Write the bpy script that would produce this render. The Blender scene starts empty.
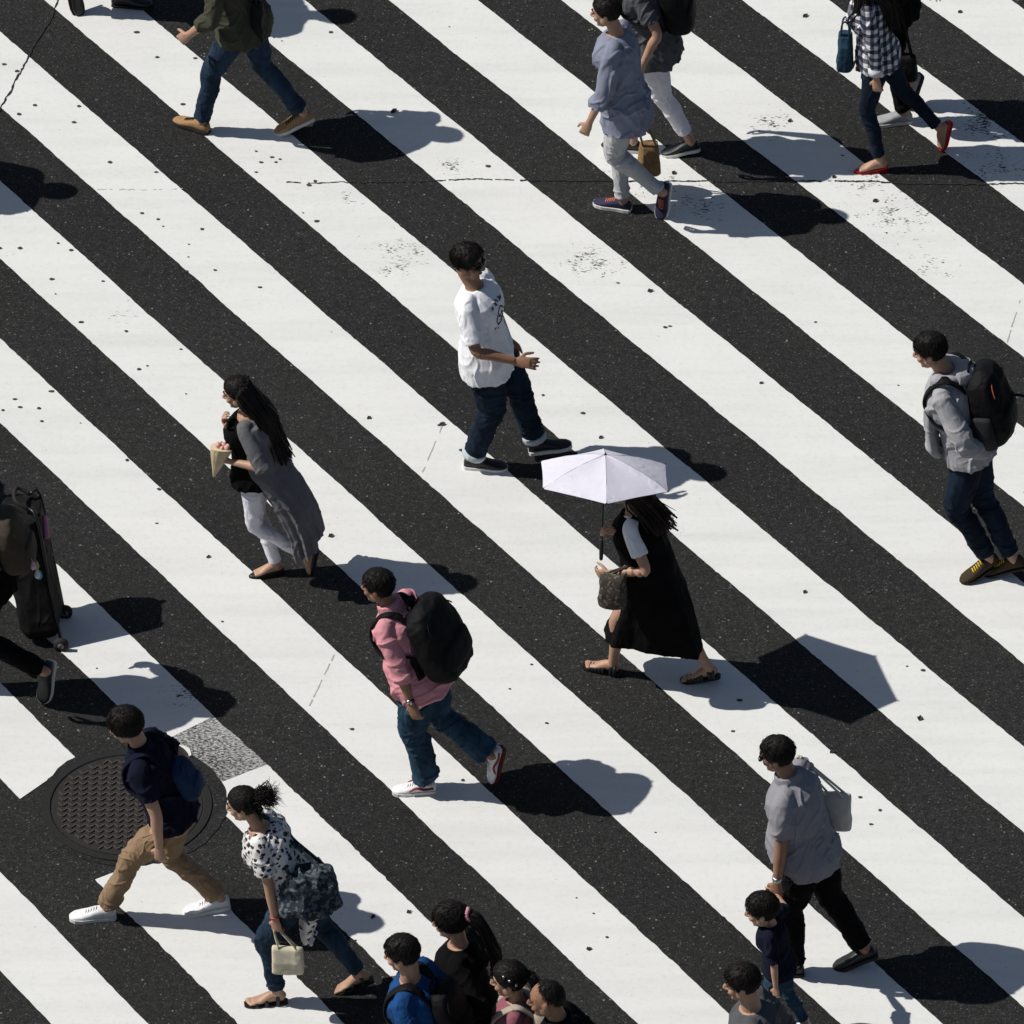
import bpy, math, random
import numpy as np
from mathutils import Vector, Matrix
from mathutils.bvhtree import BVHTree

random.seed(7)
V = Vector
R = math.radians
scene = bpy.context.scene
COL = scene.collection
PI = math.pi

# ------------------------------------------------------------------ camera (telephoto from a high window)
PITCH = R(39.0)
PXM = 163.0                      # pixels per metre at the middle of the picture
FPX = 7087.0 / math.tan(PITCH)
DIST = FPX / PXM
CAM = V((0, -DIST * math.cos(PITCH), DIST * math.sin(PITCH)))
CF = V((0, math.cos(PITCH), -math.sin(PITCH)))
CU = V((0, math.sin(PITCH), math.cos(PITCH)))
cd = bpy.data.cameras.new('camera')
cam = bpy.data.objects.new('camera', cd)
COL.objects.link(cam)
cam.location = CAM
cam.rotation_euler = (R(90) - PITCH, 0, 0)
cd.sensor_width = 36
cd.lens = 36 * FPX / 1024
cd.clip_start = 1
cd.clip_end = 2000
scene.camera = cam


def ray(u, v):
    return (CF * FPX + V((1, 0, 0)) * (u - 512) + CU * (512 - v)).normalized()


def at_z(u, v, z=0.0):
    d = ray(u, v)
    return CAM + d * ((z - CAM.z) / d.z)


# ------------------------------------------------------------------ light
SUN_EL = R(47.5)
SUN_DIR = V((math.cos(SUN_EL), -0.08 * math.cos(SUN_EL), -math.sin(SUN_EL)))
sd = bpy.data.lights.new('sun', 'SUN')
sd.energy = 4.5
sd.angle = R(0.5)
sd.color = (1.0, 0.965, 0.91)
so = bpy.data.objects.new('sun', sd)
COL.objects.link(so)
so.rotation_euler = SUN_DIR.to_track_quat('-Z', 'Y').to_euler()
so.location = (-20, 0, 30)
w = bpy.data.worlds.new('World')
scene.world = w
w.use_nodes = True
nt = w.node_tree
sky = nt.nodes.new('ShaderNodeTexSky')
sky.sky_type = 'NISHITA'
sky.sun_disc = False
sky.sun_elevation = SUN_EL
sky.sun_rotation = R(-85.5)
nt.links.new(sky.outputs[0], nt.nodes['Background'].inputs[0])
nt.nodes['Background'].inputs[1].default_value = 0.05
vs = scene.view_settings
vs.view_transform = 'Standard'
vs.look = 'None'
vs.exposure = 0.0
vs.gamma = 1.0
scene.cycles.max_bounces = 6


# ------------------------------------------------------------------ numpy noise
def _hash(ix, iy, iz, seed):
    n = (ix * 374761393 + iy * 668265263 + iz * 2147483647 + seed * 974634541) & 0xFFFFFFFF
    n = ((n ^ (n >> 13)) * 1274126177) & 0xFFFFFFFF
    n = (n ^ (n >> 16)) & 0xFFFF
    return n / 32767.5 - 1.0


def vn(p, seed=0):
    """smooth value noise, p (n,3) -> (n,) in -1..1"""
    i = np.floor(p).astype(np.int64)
    f = p - i
    f = f * f * f * (f * (f * 6 - 15) + 10)
    r = 0
    for dx in (0, 1):
        wx = f[:, 0] if dx else 1 - f[:, 0]
        for dy in (0, 1):
            wy = f[:, 1] if dy else 1 - f[:, 1]
            for dz in (0, 1):
                wz = f[:, 2] if dz else 1 - f[:, 2]
                r = r + wx * wy * wz * _hash(i[:, 0] + dx, i[:, 1] + dy, i[:, 2] + dz, seed)
    return r


def ridge(x):
    return 1 - 2 * np.abs(x)


# ------------------------------------------------------------------ materials
MATS = {}


def new_mat(name):
    m = bpy.data.materials.new(name)
    m.use_nodes = True
    return m, m.node_tree.nodes, m.node_tree.links, m.node_tree.nodes['Principled BSDF']


def fabric(name, col, rough=0.9, var=0.25, vscale=9.0, bump=0.25, bscale=420.0, spec=0.25, sheen=0.0, stretch=None, fade=None, crease=0.75):
    """cloth, leather, skin or hair: base colour with mottling, and a fine bump"""
    if name in MATS:
        return MATS[name]
    m, N, L, b = new_mat(name)
    tc = N.new('ShaderNodeTexCoord')
    mp = N.new('ShaderNodeMapping')
    if stretch:
        mp.inputs['Scale'].default_value = stretch
    L.new(tc.outputs['Object'], mp.inputs[0])
    n1 = N.new('ShaderNodeTexNoise')
    n1.inputs['Scale'].default_value = vscale
    n1.inputs['Detail'].default_value = 5
    n1.inputs['Roughness'].default_value = 0.65
    L.new(mp.outputs[0], n1.inputs['Vector'])
    cr = N.new('ShaderNodeValToRGB')
    cr.color_ramp.elements[0].position = 0.3
    cr.color_ramp.elements[1].position = 0.7
    lo = [c * (1 - var) for c in col]
    hi = fade if fade else [min(1, c * (1 + var)) for c in col]
    cr.color_ramp.elements[0].color = (*lo, 1)
    cr.color_ramp.elements[1].color = (*hi, 1)
    L.new(n1.outputs[0], cr.inputs[0])
    L.new(cr.outputs[0], b.inputs['Base Color'])
    b.inputs['Roughness'].default_value = rough
    b.inputs['Specular IOR Level'].default_value = spec
    if sheen:
        b.inputs['Sheen Weight'].default_value = sheen
    n2 = N.new('ShaderNodeTexNoise')
    n2.inputs['Scale'].default_value = bscale
    n2.inputs['Detail'].default_value = 2
    L.new(mp.outputs[0], n2.inputs['Vector'])
    bp = N.new('ShaderNodeBump')
    bp.inputs['Strength'].default_value = bump
    bp.inputs['Distance'].default_value = 0.004
    L.new(n2.outputs[0], bp.inputs['Height'])
    if crease:
        mp2 = N.new('ShaderNodeMapping')
        mp2.inputs['Rotation'].default_value = (0.2, 0.35, 0.3)
        mp2.inputs['Scale'].default_value = (1, 1, 0.55)
        L.new(tc.outputs['Object'], mp2.inputs[0])
        n3 = N.new('ShaderNodeTexNoise')
        n3.noise_dimensions = '3D'
        n3.noise_type = 'RIDGED_MULTIFRACTAL'
        n3.inputs['Scale'].default_value = 13.0
        n3.inputs['Detail'].default_value = 2.5
        n3.inputs['Distortion'].default_value = 0.9
        L.new(mp2.outputs[0], n3.inputs['Vector'])
        b2 = N.new('ShaderNodeBump')
        b2.inputs['Strength'].default_value = crease
        b2.inputs['Distance'].default_value = 0.015
        L.new(n3.outputs[0], b2.inputs['Height'])
        L.new(b2.outputs[0], bp.inputs['Normal'])
    L.new(bp.outputs[0], b.inputs['Normal'])
    MATS[name] = m
    return m


def denim(name, col, fade):
    return fabric(name, col, 0.92, 0.35, 7.0, 0.3, 500.0, 0.15, 0.0, (1, 1, 0.45), fade)


def skin(name, col):
    m = fabric(name, col, 0.5, 0.12, 14.0, 0.12, 260.0, 0.4, crease=0)
    b = m.node_tree.nodes['Principled BSDF']
    b.inputs['Subsurface Weight'].default_value = 0.12
    b.inputs['Subsurface Radius'].default_value = (0.012, 0.004, 0.002)
    b.inputs['Subsurface Scale'].default_value = 0.3
    return m


def hairmat(name, col=(0.008, 0.0062, 0.0055), rough=0.58):
    return fabric(name, col, rough, 0.45, 60.0, 0.45, 160.0, 0.16, 0, (1, 1, 0.18), crease=0)


def spots(name, base, dots, scale=38.0, thr=0.30, seed=0.0):
    """cloth printed with irregular dark flowers"""
    m = fabric(name, base)
    N, L = m.node_tree.nodes, m.node_tree.links
    b = N['Principled BSDF']
    cr = next(n for n in N if n.type == 'VALTORGB')
    tc = next(n for n in N if n.type == 'TEX_COORD')
    ns = N.new('ShaderNodeTexNoise')
    ns.inputs['Scale'].default_value = scale * 1.6
    add = N.new('ShaderNodeVectorMath')
    add.operation = 'MULTIPLY_ADD'
    add.inputs[1].default_value = (0.035, 0.035, 0.035)
    L.new(tc.outputs['Object'], ns.inputs['Vector'])
    L.new(ns.outputs['Color'], add.inputs[0])
    L.new(tc.outputs['Object'], add.inputs[2])
    vo = N.new('ShaderNodeTexVoronoi')
    vo.inputs['Scale'].default_value = scale
    L.new(add.outputs[0], vo.inputs['Vector'])
    r2 = N.new('ShaderNodeValToRGB')
    r2.color_ramp.interpolation = 'LINEAR'
    r2.color_ramp.elements[0].position = thr
    r2.color_ramp.elements[0].color = (1, 1, 1, 1)
    r2.color_ramp.elements[1].position = thr + 0.06
    r2.color_ramp.elements[1].color = (0, 0, 0, 1)
    L.new(vo.outputs['Distance'], r2.inputs[0])
    mx = N.new('ShaderNodeMix')
    mx.data_type = 'RGBA'
    L.new(r2.outputs[0], mx.inputs['Factor'])
    L.new(cr.outputs[0], mx.inputs['A'])
    mx.inputs['B'].default_value = (*dots, 1)
    L.new(mx.outputs['Result'], b.inputs['Base Color'])
    return m


def plaid(name, light, dark):
    m = fabric(name, light)
    N, L = m.node_tree.nodes, m.node_tree.links
    b = N['Principled BSDF']
    tc = next(n for n in N if n.type == 'TEX_COORD')
    sep = N.new('ShaderNodeSeparateXYZ')
    L.new(tc.outputs['Object'], sep.inputs[0])

    def band(sock, f, ph):
        a = N.new('ShaderNodeMath'); a.operation = 'MULTIPLY_ADD'
        a.inputs[1].default_value = f; a.inputs[2].default_value = ph
        L.new(sock, a.inputs[0])
        s = N.new('ShaderNodeMath'); s.operation = 'FRACT'
        L.new(a.outputs[0], s.inputs[0])
        g = N.new('ShaderNodeMath'); g.operation = 'GREATER_THAN'; g.inputs[1].default_value = 0.5
        L.new(s.outputs[0], g.inputs[0])
        return g.outputs[0]
    bz = band(sep.outputs[2], 17.0, 0.2)
    sxy = N.new('ShaderNodeMath'); sxy.operation = 'MULTIPLY_ADD'; sxy.inputs[1].default_value = 0.35
    L.new(sep.outputs[1], sxy.inputs[0]); L.new(sep.outputs[0], sxy.inputs[2])
    bx = band(sxy.outputs[0], 19.0, 0.1)
    ad = N.new('ShaderNodeMath'); ad.operation = 'ADD'
    L.new(bz, ad.inputs[0]); L.new(bx, ad.inputs[1])
    hf = N.new('ShaderNodeMath'); hf.operation = 'MULTIPLY'; hf.inputs[1].default_value = 0.5
    L.new(ad.outputs[0], hf.inputs[0])
    cr = N.new('ShaderNodeValToRGB')
    cr.color_ramp.interpolation = 'CONSTANT'
    e = cr.color_ramp.elements
    e[0].position = 0; e[0].color = (*light, 1)
    e[1].position = 0.4; e[1].color = (*[0.5 * a + 0.5 * c for a, c in zip([x * 0.35 for x in light], dark)], 1)
    q = e.new(0.9); q.color = (*dark, 1)
    L.new(hf.outputs[0], cr.inputs[0])
    L.new(cr.outputs[0], b.inputs['Base Color'])
    return m


def plain(name, col, rough=0.5, metal=0.0, spec=0.5):
    if name in MATS:
        return MATS[name]
    m = fabric(name, col, rough, 0.12, 40.0, 0.08, 300.0, spec, crease=0)
    m.node_tree.nodes['Principled BSDF'].inputs['Metallic'].default_value = metal
    return m


# ------------------------------------------------------------------ mesh building
class MB:
    def __init__(s):
        s.v = []; s.f = []

    def ring_loft(s, rings, cap=True):
        n = len(rings[0]); b0 = len(s.v)
        for r in rings:
            s.v.extend([tuple(p) for p in r])
        for i in range(len(rings) - 1):
            a, b = b0 + i * n, b0 + (i + 1) * n
            for j in range(n):
                k = (j + 1) % n
                s.f.append((a + j, a + k, b + k, b + j))
        if cap:
            for i, flip in ((0, True), (len(rings) - 1, False)):
                c = sum((V(p) for p in rings[i]), V()) / n
                s.v.append(tuple(c)); ci = len(s.v) - 1
                a = b0 + i * n
                for j in range(n):
                    k = (j + 1) % n
                    s.f.append((ci, a + k, a + j) if flip else (ci, a + j, a + k))

    def tube(s, pts, radii, n=14, side=(0, 1, 0), sub=4, cap=True, ex=2.0, round_ends=False):
        pts = [V(p) for p in pts]
        rad = [(r, r) if isinstance(r, (int, float)) else tuple(r) for r in radii]
        if sub > 1 and len(pts) > 2:
            P, Q = [], []
            m = len(pts)
            for i in range(m - 1):
                p0, p1, p2, p3 = pts[max(i - 1, 0)], pts[i], pts[i + 1], pts[min(i + 2, m - 1)]
                for j in range(sub):
                    t = j / sub
                    c = 0.5 * ((2 * p1) + (p2 - p0) * t + (2 * p0 - 5 * p1 + 4 * p2 - p3) * t * t + (3 * p1 - p0 - 3 * p2 + p3) * t ** 3)
                    P.append(c)
                    tt = t * t * (3 - 2 * t) if False else t
                    Q.append(tuple(rad[i][k] * (1 - tt) + rad[i + 1][k] * tt for k in (0, 1)))
            P.append(pts[-1]); Q.append(rad[-1])
            pts, rad = P, Q
        if round_ends:
            d0 = (pts[0] - pts[1]).normalized(); d1 = (pts[-1] - pts[-2]).normalized()
            r0, r1 = min(rad[0]), min(rad[-1])
            pre = [(pts[0] + d0 * r0 * math.sin(a), math.cos(a)) for a in (1.35, 0.9, 0.45)]
            post = [(pts[-1] + d1 * r1 * math.sin(a), math.cos(a)) for a in (0.45, 0.9, 1.35)]
            rad = [(rad[0][0] * c, rad[0][1] * c) for _, c in pre] + rad + [(rad[-1][0] * c, rad[-1][1] * c) for _, c in post]
            pts = [p for p, _ in pre] + pts + [p for p, _ in post]
        S = V(side).normalized()
        rings = []
        for i, p in enumerate(pts):
            T = (pts[min(i + 1, len(pts) - 1)] - pts[max(i - 1, 0)])
            if T.length < 1e-9: T = V((0, 0, 1))
            T.normalize()
            A = S - T * S.dot(T)
            if A.length < 0.15:
                A = V((1, 0, 0)) - T * T.x if abs(T.x) < 0.8 else V((0, 0, 1)) - T * T.z
            A.normalize()
            B = T.cross(A)
            rings.append(sup(p, A, B, rad[i][0], rad[i][1], n, ex))
        s.ring_loft(rings, cap)

    def ball(s, c, r, A=None, n=16, m=10):
        """ellipsoid, radii r along the columns of A"""
        c = V(c); A = A or Matrix.Identity(3)
        if isinstance(r, (int, float)): r = (r, r, r)
        rings = []
        for i in range(m):
            th = PI * (i + 0.5) / m
            rings.append([c + A @ V((r[0] * math.sin(th) * math.cos(2 * PI * j / n), r[1] * math.sin(th) * math.sin(2 * PI * j / n), -r[2] * math.cos(th))) for j in range(n)])
        s.ring_loft(rings)

    def quad(s, a, b, c, d):
        k = len(s.v)
        s.v.extend([tuple(a), tuple(b), tuple(c), tuple(d)]); s.f.append((k, k + 1, k + 2, k + 3))

    def poly(s, pts):
        k = len(s.v); s.v.extend([tuple(p) for p in pts]); s.f.append(tuple(range(k, k + len(pts))))

    def prism(s, pts, dv):
        """closed slab: outline pts swept by dv"""
        dv = V(dv); n = len(pts); k = len(s.v)
        s.v.extend([tuple(p) for p in pts]); s.v.extend([tuple(V(p) + dv) for p in pts])
        s.f.append(tuple(range(k + n - 1, k - 1, -1))); s.f.append(tuple(range(k + n, k + 2 * n)))
        for j in range(n):
            q = (j + 1) % n
            s.f.append((k + j, k + q, k + n + q, k + n + j))

    def mesh(s, name='m'):
        me = bpy.data.meshes.new(name)
        me.from_pydata(s.v, [], s.f)
        me.validate()
        return me


def sup(c, A, B, ra, rb, n=16, ex=2.0, ph=0.0):
    out = []
    for j in range(n):
        t = 2 * PI * j / n + ph
        ct, st = math.cos(t), math.sin(t)
        out.append(c + A * (ra * math.copysign(abs(ct) ** (2 / ex), ct)) + B * (rb * math.copysign(abs(st) ** (2 / ex), st)))
    return out


def shade(me, smooth=True):
    me.polygons.foreach_set('use_smooth', [smooth] * len(me.polygons))
    me.update()


def remesh(mb, vox=0.006, it=3, fac=0.5):
    me = mb.mesh('tmp')
    ob = bpy.data.objects.new('tmp', me)
    COL.objects.link(ob)
    m = ob.modifiers.new('r', 'REMESH'); m.mode = 'VOXEL'; m.voxel_size = vox; m.adaptivity = 0
    if it:
        q = ob.modifiers.new('s', 'SMOOTH'); q.factor = fac; q.iterations = it
    dg = bpy.context.evaluated_depsgraph_get()
    dg.update()
    out = bpy.data.meshes.new_from_object(ob.evaluated_get(dg))
    bpy.data.objects.remove(ob); bpy.data.meshes.remove(me)
    return out


def displace(me, fn):
    n = len(me.vertices)
    co = np.empty(n * 3, np.float32); me.vertices.foreach_get('co', co); co = co.reshape(-1, 3).astype(float)
    no = np.empty(n * 3, np.float32); me.vertices.foreach_get('normal', no); no = no.reshape(-1, 3)
    co = co + no * fn(co, no)[:, None]
    me.vertices.foreach_set('co', co.astype(np.float32).ravel()); me.update()


def put(name, me, mat, parent=None, smooth=True, label=None):
    if isinstance(me, MB): me = me.mesh(name)
    me.name = name
    shade(me, smooth)
    o = bpy.data.objects.new(name, me)
    me.materials.append(mat)
    COL.objects.link(o)
    if parent is not None: o.parent = parent
    if label: o['label'] = label
    return o


def thing(name, label, cat, loc=(0, 0, 0), rz=0.0, group=None):
    o = bpy.data.objects.new(name, None)
    o.empty_display_size = 0.2
    COL.objects.link(o)
    o.location = loc; o.rotation_euler = (0, 0, rz)
    tag(o, label, cat, group)
    return o


def tag(o, label, cat, group=None):
    o['label'] = label; o['category'] = cat
    if group: o['group'] = group
    return o


def bvh(me):
    return BVHTree.FromPolygons([v.co.copy() for v in me.vertices], [tuple(p.vertices) for p in me.polygons])


# ------------------------------------------------------------------ people
SKIN = skin('skin', (0.40, 0.235, 0.155))
SKIN_TAN = skin('skin_tan', (0.27, 0.14, 0.085))
SKIN_PALE = skin('skin_pale', (0.5, 0.31, 0.22))
HAIR = hairmat('hair_black')
HAIR_BROWN = hairmat('hair_brown', (0.02, 0.012, 0.008))
EYE = plain('eye_dark', (0.02, 0.012, 0.01), 0.2)
LIP = skin('lip', (0.26, 0.09, 0.07))


def ik(a, t, l1, l2, pole):
    d = t - a
    L = d.length
    if L > (l1 + l2) * 0.999:
        t = a + d.normalized() * (l1 + l2) * 0.999
        d = t - a; L = d.length
    x = (l1 * l1 - l2 * l2 + L * L) / (2 * L)
    h = math.sqrt(max(l1 * l1 - x * x, 0))
    u = d.normalized()
    p = V(pole); p = p - u * p.dot(u)
    if p.length < 1e-6: p = V((0, 0, 1)) - u * u.z
    return a + u * x + p.normalized() * h, t


def add_hand(mb, w, d, n, t, curl=0.5, k=1.0, spread=1.0):
    """palm, four unequal bent fingers, and a thumb leaving the side of the palm. d along the hand, n out of the palm, t towards the thumb"""
    d = d.normalized(); n = (n - d * n.dot(d)).normalized(); t = (t - d * t.dot(d) - n * t.dot(n)).normalized()
    mb.tube([w - d * 0.03 * k, w, w + d * 0.045 * k, w + d * 0.09 * k], [(0.026 * k, 0.021 * k), (0.028 * k, 0.019 * k), (0.039 * k, 0.017 * k), (0.038 * k, 0.013 * k)], 12, t, 3)
    for off, ln, sp in ((0.029, 0.070, 0.12), (0.010, 0.079, 0.03), (-0.010, 0.073, -0.06), (-0.028, 0.057, -0.16)):
        p = w + d * 0.082 * k + t * off * k
        a = 0.0
        dd = (d + t * sp * spread).normalized()
        P = [p - dd * 0.012 * k, p]
        for fr, c in ((0.45, 0.55), (0.32, 0.95), (0.23, 0.7)):
            a += curl * c
            p = p + (dd * math.cos(a) + n * math.sin(a)) * ln * fr * 1.0 * k
            P.append(p)
        mb.tube(P, [0.0095 * k, 0.0095 * k, 0.009 * k, 0.0082 * k, 0.0068 * k], 9, t, 2, round_ends=True)
    p = w + d * 0.022 * k + t * 0.022 * k
    d1 = (t * 0.75 + d * 0.65 + n * (0.15 + 0.3 * curl)).normalized()
    d2 = (t * 0.25 + d * 0.9 + n * (0.15 + 0.45 * curl)).normalized()
    q = p + d1 * 0.045 * k
    mb.tube([p - d1 * 0.01, p, q, q + d2 * 0.032 * k, q + d2 * 0.055 * k], [0.014 * k, 0.014 * k, 0.011 * k, 0.0105 * k, 0.008 * k], 9, n, 2, round_ends=True)


def add_head(mb, H, k):
    """cranium, jaw, nose, brow, cheeks, lips and ears in the head frame H (x to the face, z to the crown)"""
    M3 = H.to_3x3()
    P = lambda x, y, z: H @ V((x * k, y * k, z * k))
    S = M3 @ V((0, 1, 0))
    B = lambda c, r: mb.ball(P(*c), [q * k for q in r], M3.normalized() if False else M3, 14, 9)
    mb.ball(P(-0.012, 0, 0.028), (0.096 * k, 0.076 * k, 0.088 * k), M3, 20, 14)
    mb.tube([P(0.022, 0, 0.05), P(0.028, 0, 0.0), P(0.034, 0, -0.045), P(0.044, 0, -0.085), P(0.052, 0, -0.108)],
            [(0.066 * k, 0.060 * k), (0.066 * k, 0.060 * k), (0.058 * k, 0.052 * k), (0.043 * k, 0.040 * k), (0.022 * k, 0.022 * k)], 16, S, 3)
    mb.tube([P(0.080, 0, 0.022), P(0.096, 0, 0.0), P(0.108, 0, -0.018), P(0.098, 0, -0.028)], [0.009 * k, 0.010 * k, 0.013 * k, 0.012 * k], 10, S, 2)
    for sgn in (1, -1):
        B((0.092, 0.013 * sgn, -0.024), (0.011, 0.009, 0.008))
        B((0.074, 0.030 * sgn, 0.032), (0.013, 0.026, 0.010))
        B((0.058, 0.042 * sgn, -0.022), (0.024, 0.022, 0.022))
        B((-0.008, 0.074 * sgn, -0.004), (0.021, 0.011, 0.032))
        B((-0.016, 0.083 * sgn, 0.006), (0.017, 0.007, 0.024))
        B((0.0, 0.060 * sgn, -0.045), (0.036, 0.014, 0.035))
    B((0.084, 0, -0.051), (0.011, 0.023, 0.006))
    B((0.081, 0, -0.064), (0.011, 0.020, 0.007))
    B((0.072, 0, -0.098), (0.014, 0.020, 0.014))


HAIRCUT = {
    # side thickness, top thickness, hairline shift, nape z, noise
    'short': (0.008, 0.017, 0.0, -0.06, 0.0035),
    'crop': (0.006, 0.014, 0.0, -0.05, 0.003),
    'quiff': (0.003, 0.024, 0.0, -0.05, 0.005),
    'bowl': (0.017, 0.024, 0.018, -0.07, 0.004),
    'swept': (0.010, 0.014, 0.0, -0.075, 0.003),
    'bald': (0.009, 0.0, 0.0, -0.055, 0.003),
    'receding': (0.009, 0.008, -0.085, -0.055, 0.002),
}


def hair_cap(H, k, cut, seed):
    ts, tt, sh, nape, nz = HAIRCUT[cut]
    n, m = 96, 64
    th = (np.arange(m) + 0.5) / m * PI
    ph = np.arange(n) / n * 2 * PI
    T, Pn = np.meshgrid(th, ph, indexing='ij')
    d = np.stack([np.sin(T) * np.cos(Pn), np.sin(T) * np.sin(Pn), np.cos(T)], -1).reshape(-1, 3)
    rad = np.array([0.096, 0.078, 0.088])
    p = d * rad + np.array([-0.012, 0, 0.028])
    x, y, z = p[:, 0], p[:, 1], p[:, 2]
    sm = lambda e, wd: 1 / (1 + np.exp(-np.clip(e / wd, -30, 30)))
    wob = vn(p * 60, seed) * 0.006
    front = sm(z - 1.30 * (x - 0.014 - sh) + wob, 0.003)
    low = sm(z - nape + 0.5 * np.maximum(x + 0.02, 0) + wob, 0.004)
    temple = sm(-(x - 0.052 - max(sh, -0.02)) + 0.9 * (z - 0.03), 0.004)
    mask = np.clip(front * low, 0, 1) * np.where(z < 0.06, temple, 1)
    top = sm(z - 0.045, 0.02)
    thick = ts * (1 - top) + tt * top
    if cut == 'quiff':
        thick = thick + 0.018 * top * sm(x - 0.0, 0.02)
    if cut == 'bald':
        mask = mask * sm(0.062 - z - 0.35 * (x + 0.02) + wob * 2, 0.006)
    strand = vn(d * np.array([9, 9, 5]), seed + 3) * 0.8 + vn(d * 24, seed + 4) * 0.3
    disp = mask * (thick + nz * strand) - (1 - mask) * 0.02
    q = p + d * disp[:, None]
    mb = MB()
    M3 = np.array(H.to_3x3()); o = np.array(H.translation)
    q = (q * k) @ M3.T + o
    mb.v = [tuple(a) for a in q]
    for i in range(m - 1):
        for j in range(n):
            jj = (j + 1) % n
            mb.f.append((i * n + j, (i + 1) * n + j, (i + 1) * n + jj, i * n + jj))
    mb.f.append(tuple(range(n)))
    mb.f.append(tuple(range((m - 1) * n + n - 1, (m - 1) * n - 1, -1)))
    # fine strands over the cap: combed from the crown, lifting a little at the tips, so the outline is soft
    rs_ = np.random.RandomState(seed)
    cnt = {'bald': 500, 'receding': 1200, 'swept': 1500}.get(cut, 2200)
    sel = np.nonzero(mask > 0.45)[0]
    wgt = np.sin(T).reshape(-1)[sel]; wgt = wgt / wgt.sum()
    idx = rs_.choice(sel, cnt, p=wgt)
    p0 = p[idx] + d[idx] * (np.maximum(disp[idx], 0) - 0.002)[:, None] + rs_.normal(0, 0.002, (cnt, 3))
    dn = d[idx]
    whorl = np.array([-0.055, 0.0, 0.11])
    fl = p0 - whorl
    if cut == 'swept': fl = np.array([-0.10, 0, 0.03]) - p0
    if cut == 'quiff': fl = np.where((p0[:, 0:1] > -0.02) & (p0[:, 2:3] > 0.06), np.array([[0.4, 0.25, 1.2]]) + 0 * fl, fl)
    fl = fl / (np.linalg.norm(fl, axis=1)[:, None] + 1e-6) + rs_.normal(0, 0.28 if cut != 'swept' else 0.12, (cnt, 3))
    fl = fl - dn * (fl * dn).sum(1)[:, None]
    fl /= np.linalg.norm(fl, axis=1)[:, None] + 1e-6
    ln = rs_.uniform(0.018, 0.045, cnt) * (0.35 + thick[idx] / 0.022)
    lift = rs_.uniform(-0.12, 0.16 if cut not in ('quiff', 'bowl') else 0.22, cnt)
    side = np.cross(fl, dn)
    base = len(mb.v)
    rows = []
    for f_, r_ in ((0.0, 0.0017), (0.4, 0.0016), (0.75, 0.0011), (1.0, 0.0003)):
        sl_ = ln * f_
        c_ = p0 + fl * sl_[:, None] + dn * (-(sl_ ** 2) / 0.20 + lift * sl_ * f_)[:, None]
        for ca, sa in ((1, 0), (-0.5, 0.87), (-0.5, -0.87)):
            rows.append(c_ + side * (r_ * ca) + dn * (r_ * sa))
    A = np.stack(rows, 1)                      # cnt, 12, 3
    A = (A * k).reshape(-1, 3) @ M3.T + o
    mb.v.extend(map(tuple, A))
    for s_ in range(cnt):
        b_ = base + s_ * 12
        for r_ in range(3):
            for c_ in range(3):
                n_ = (c_ + 1) % 3
                mb.f.append((b_ + r_ * 3 + c_, b_ + r_ * 3 + n_, b_ + r_ * 3 + 3 + n_, b_ + r_ * 3 + 3 + c_))
    return mb


def add_locks(mb, roots, mids, ends, r0=0.012, r1=0.003, cnt=60, seed=1, jit=0.02):
    """many overlapping tapering locks from a root curve through a middle curve to an end curve"""
    rnd = random.Random(seed)
    cnt = int(cnt * 2.6)

    def on(c, t):
        f = t * (len(c) - 1); i = min(int(f), len(c) - 2)
        return V(c[i]).lerp(V(c[i + 1]), f - i)
    for i in range(cnt):
        t = rnd.random()
        J = lambda s: V((rnd.gauss(0, s), rnd.gauss(0, s), rnd.gauss(0, s)))
        a = on(roots, t) + J(jit * 0.35)
        c = on(ends, min(1, max(0, t + rnd.gauss(0, .12)))) + J(jit) * 1.1
        mds = [on(m_, t) + J(jit * 0.6) for m_ in mids]
        s = rnd.uniform(0.25, 0.5) if i > cnt * 0.22 else rnd.uniform(0.8, 1.15)
        mb.tube([a] + mds + [c], [r0 * s] + [r0 * s * 0.95] * len(mds) + [r1 * s], 5, (0, 1, 0), 3)


TORSO = [(-0.24, 0.158, 0.112), (-0.05, 0.170, 0.120), (0.15, 0.156, 0.112), (0.35, 0.148, 0.110), (0.6, 0.166, 0.122), (0.8, 0.168, 0.118), (0.92, 0.128, 0.090), (0.985, 0.074, 0.070)]


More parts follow.
